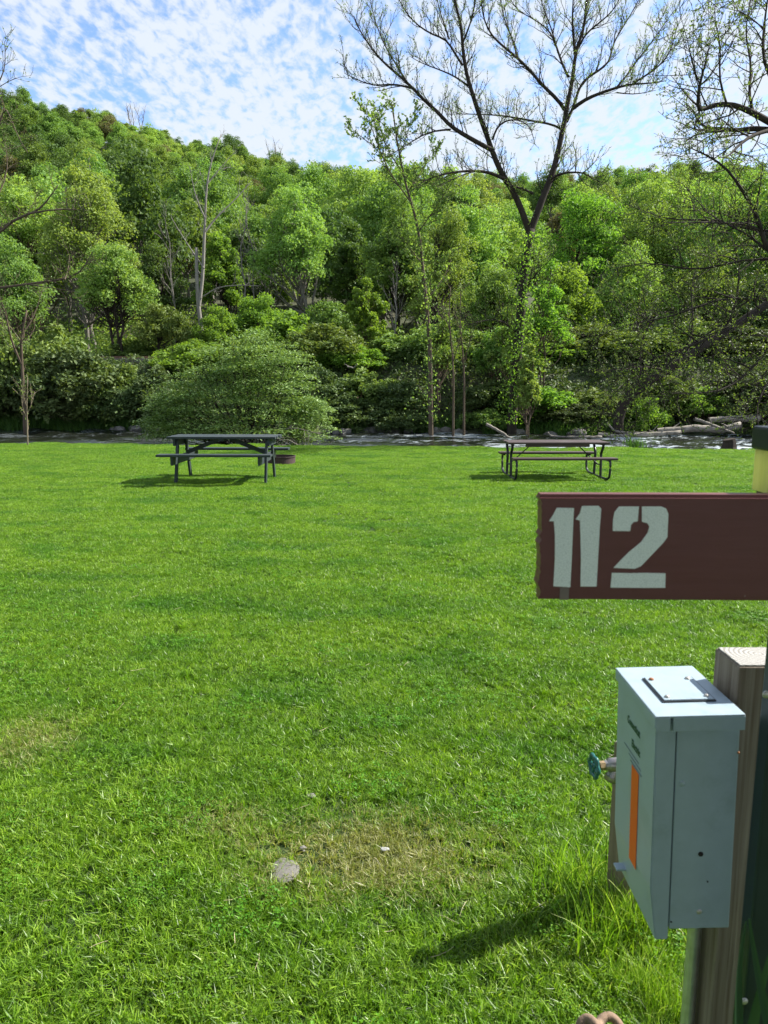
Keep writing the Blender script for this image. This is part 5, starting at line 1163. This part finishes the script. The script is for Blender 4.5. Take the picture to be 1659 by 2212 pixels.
for k in range(2):      # tall stems round the posts
    n = 70; a = rng.uniform(0, 6.28, n); r = np.sqrt(rng.random(n)) * .12
    v, f, tt = blades(np.cos(a) * r, np.sin(a) * r, np.full(n, -.01), .27, .0055, rng, .55, 6); src('d_tall_%d' % k, v, f, tt, M['grass'])
pts, rots, scl, idx = [], [], [], []
def put(x, y, i, s_):
    pts.append((x, y, .028 + float(lawn_relief(x, y)))); rots.append(rng.uniform(0, 6.28)); scl.append(s_); idx.append(i)
y = .55
while y < 22.6:
    st_ = .145 if y < 6 else (.17 if y < 12 else .19)
    for x in np.arange(-(.62 * y + .8), .62 * y + .8, st_):
        xx, yy = x + rng.uniform(-.08, .08), y + rng.uniform(-.08, .08)
        if yy > lawn_edge(xx) + .05: continue
        dd = math.hypot((xx - X1) / .6, (yy - Y1) / .42); sc_ = rng.uniform(.85, 1.2) * (.85 if dd < 1 else 1)
        sc_ *= 1 + .12 * math.sin(xx * 1.1 + 2 * math.sin(yy * .6)) * math.sin(yy * .9)
        if math.hypot(xx - on_lawn(612, 1880)[0], yy - on_lawn(612, 1880)[1]) < .075: continue
        put(xx, yy, int(rng.integers(6)), sc_)
        if y < 9 and rng.random() < (.17 if math.sin(xx * 2.1) * math.sin(yy * 1.7) > -.1 else .09) and dd > .9: put(xx, yy, 6 + int(rng.integers(3)), rng.uniform(.7, 1.3))
        if y < 9 and rng.random() < .12: put(xx, yy, 9 + int(rng.integers(3)), rng.uniform(.35, .7))
    y += st_
for i in range(75):    # long grass round the posts and along the bottom right
    xx = rng.uniform(.30, 1.1); yy = rng.uniform(1.25, 2.25)
    if xx < .62 and yy > 1.55: continue
    put(xx, yy, 12 + int(rng.integers(2)), rng.uniform(.22, .5))
for i in range(40): put(rng.uniform(.35, .95), rng.uniform(1.75, 2.2), 9 + int(rng.integers(3)), rng.uniform(.8, 1.6))
for i in range(14): put(.80 + rng.normal() * .12, 2.08 + rng.normal() * .1, 12 + int(rng.integers(2)), rng.uniform(.4, .8))
for i in range(60):
    x = rng.uniform(-12, 12); put(x, float(lawn_edge(np.array(x))) - rng.uniform(0.05, .2), 9 + int(rng.integers(3)), rng.uniform(.4, .8))
scatter('lawn_grass', pts, rots, scl, idx, srcs, 'short mown green lawn grass with clover and dry patches', 'grass')
print('grass points', len(pts), 'tris', sum(sum(len(p.vertices) - 2 for p in o_.data.polygons) for o_ in {o2.data.name: o2 for o2 in bpy.data.objects if o2.type == 'MESH'}.values()))
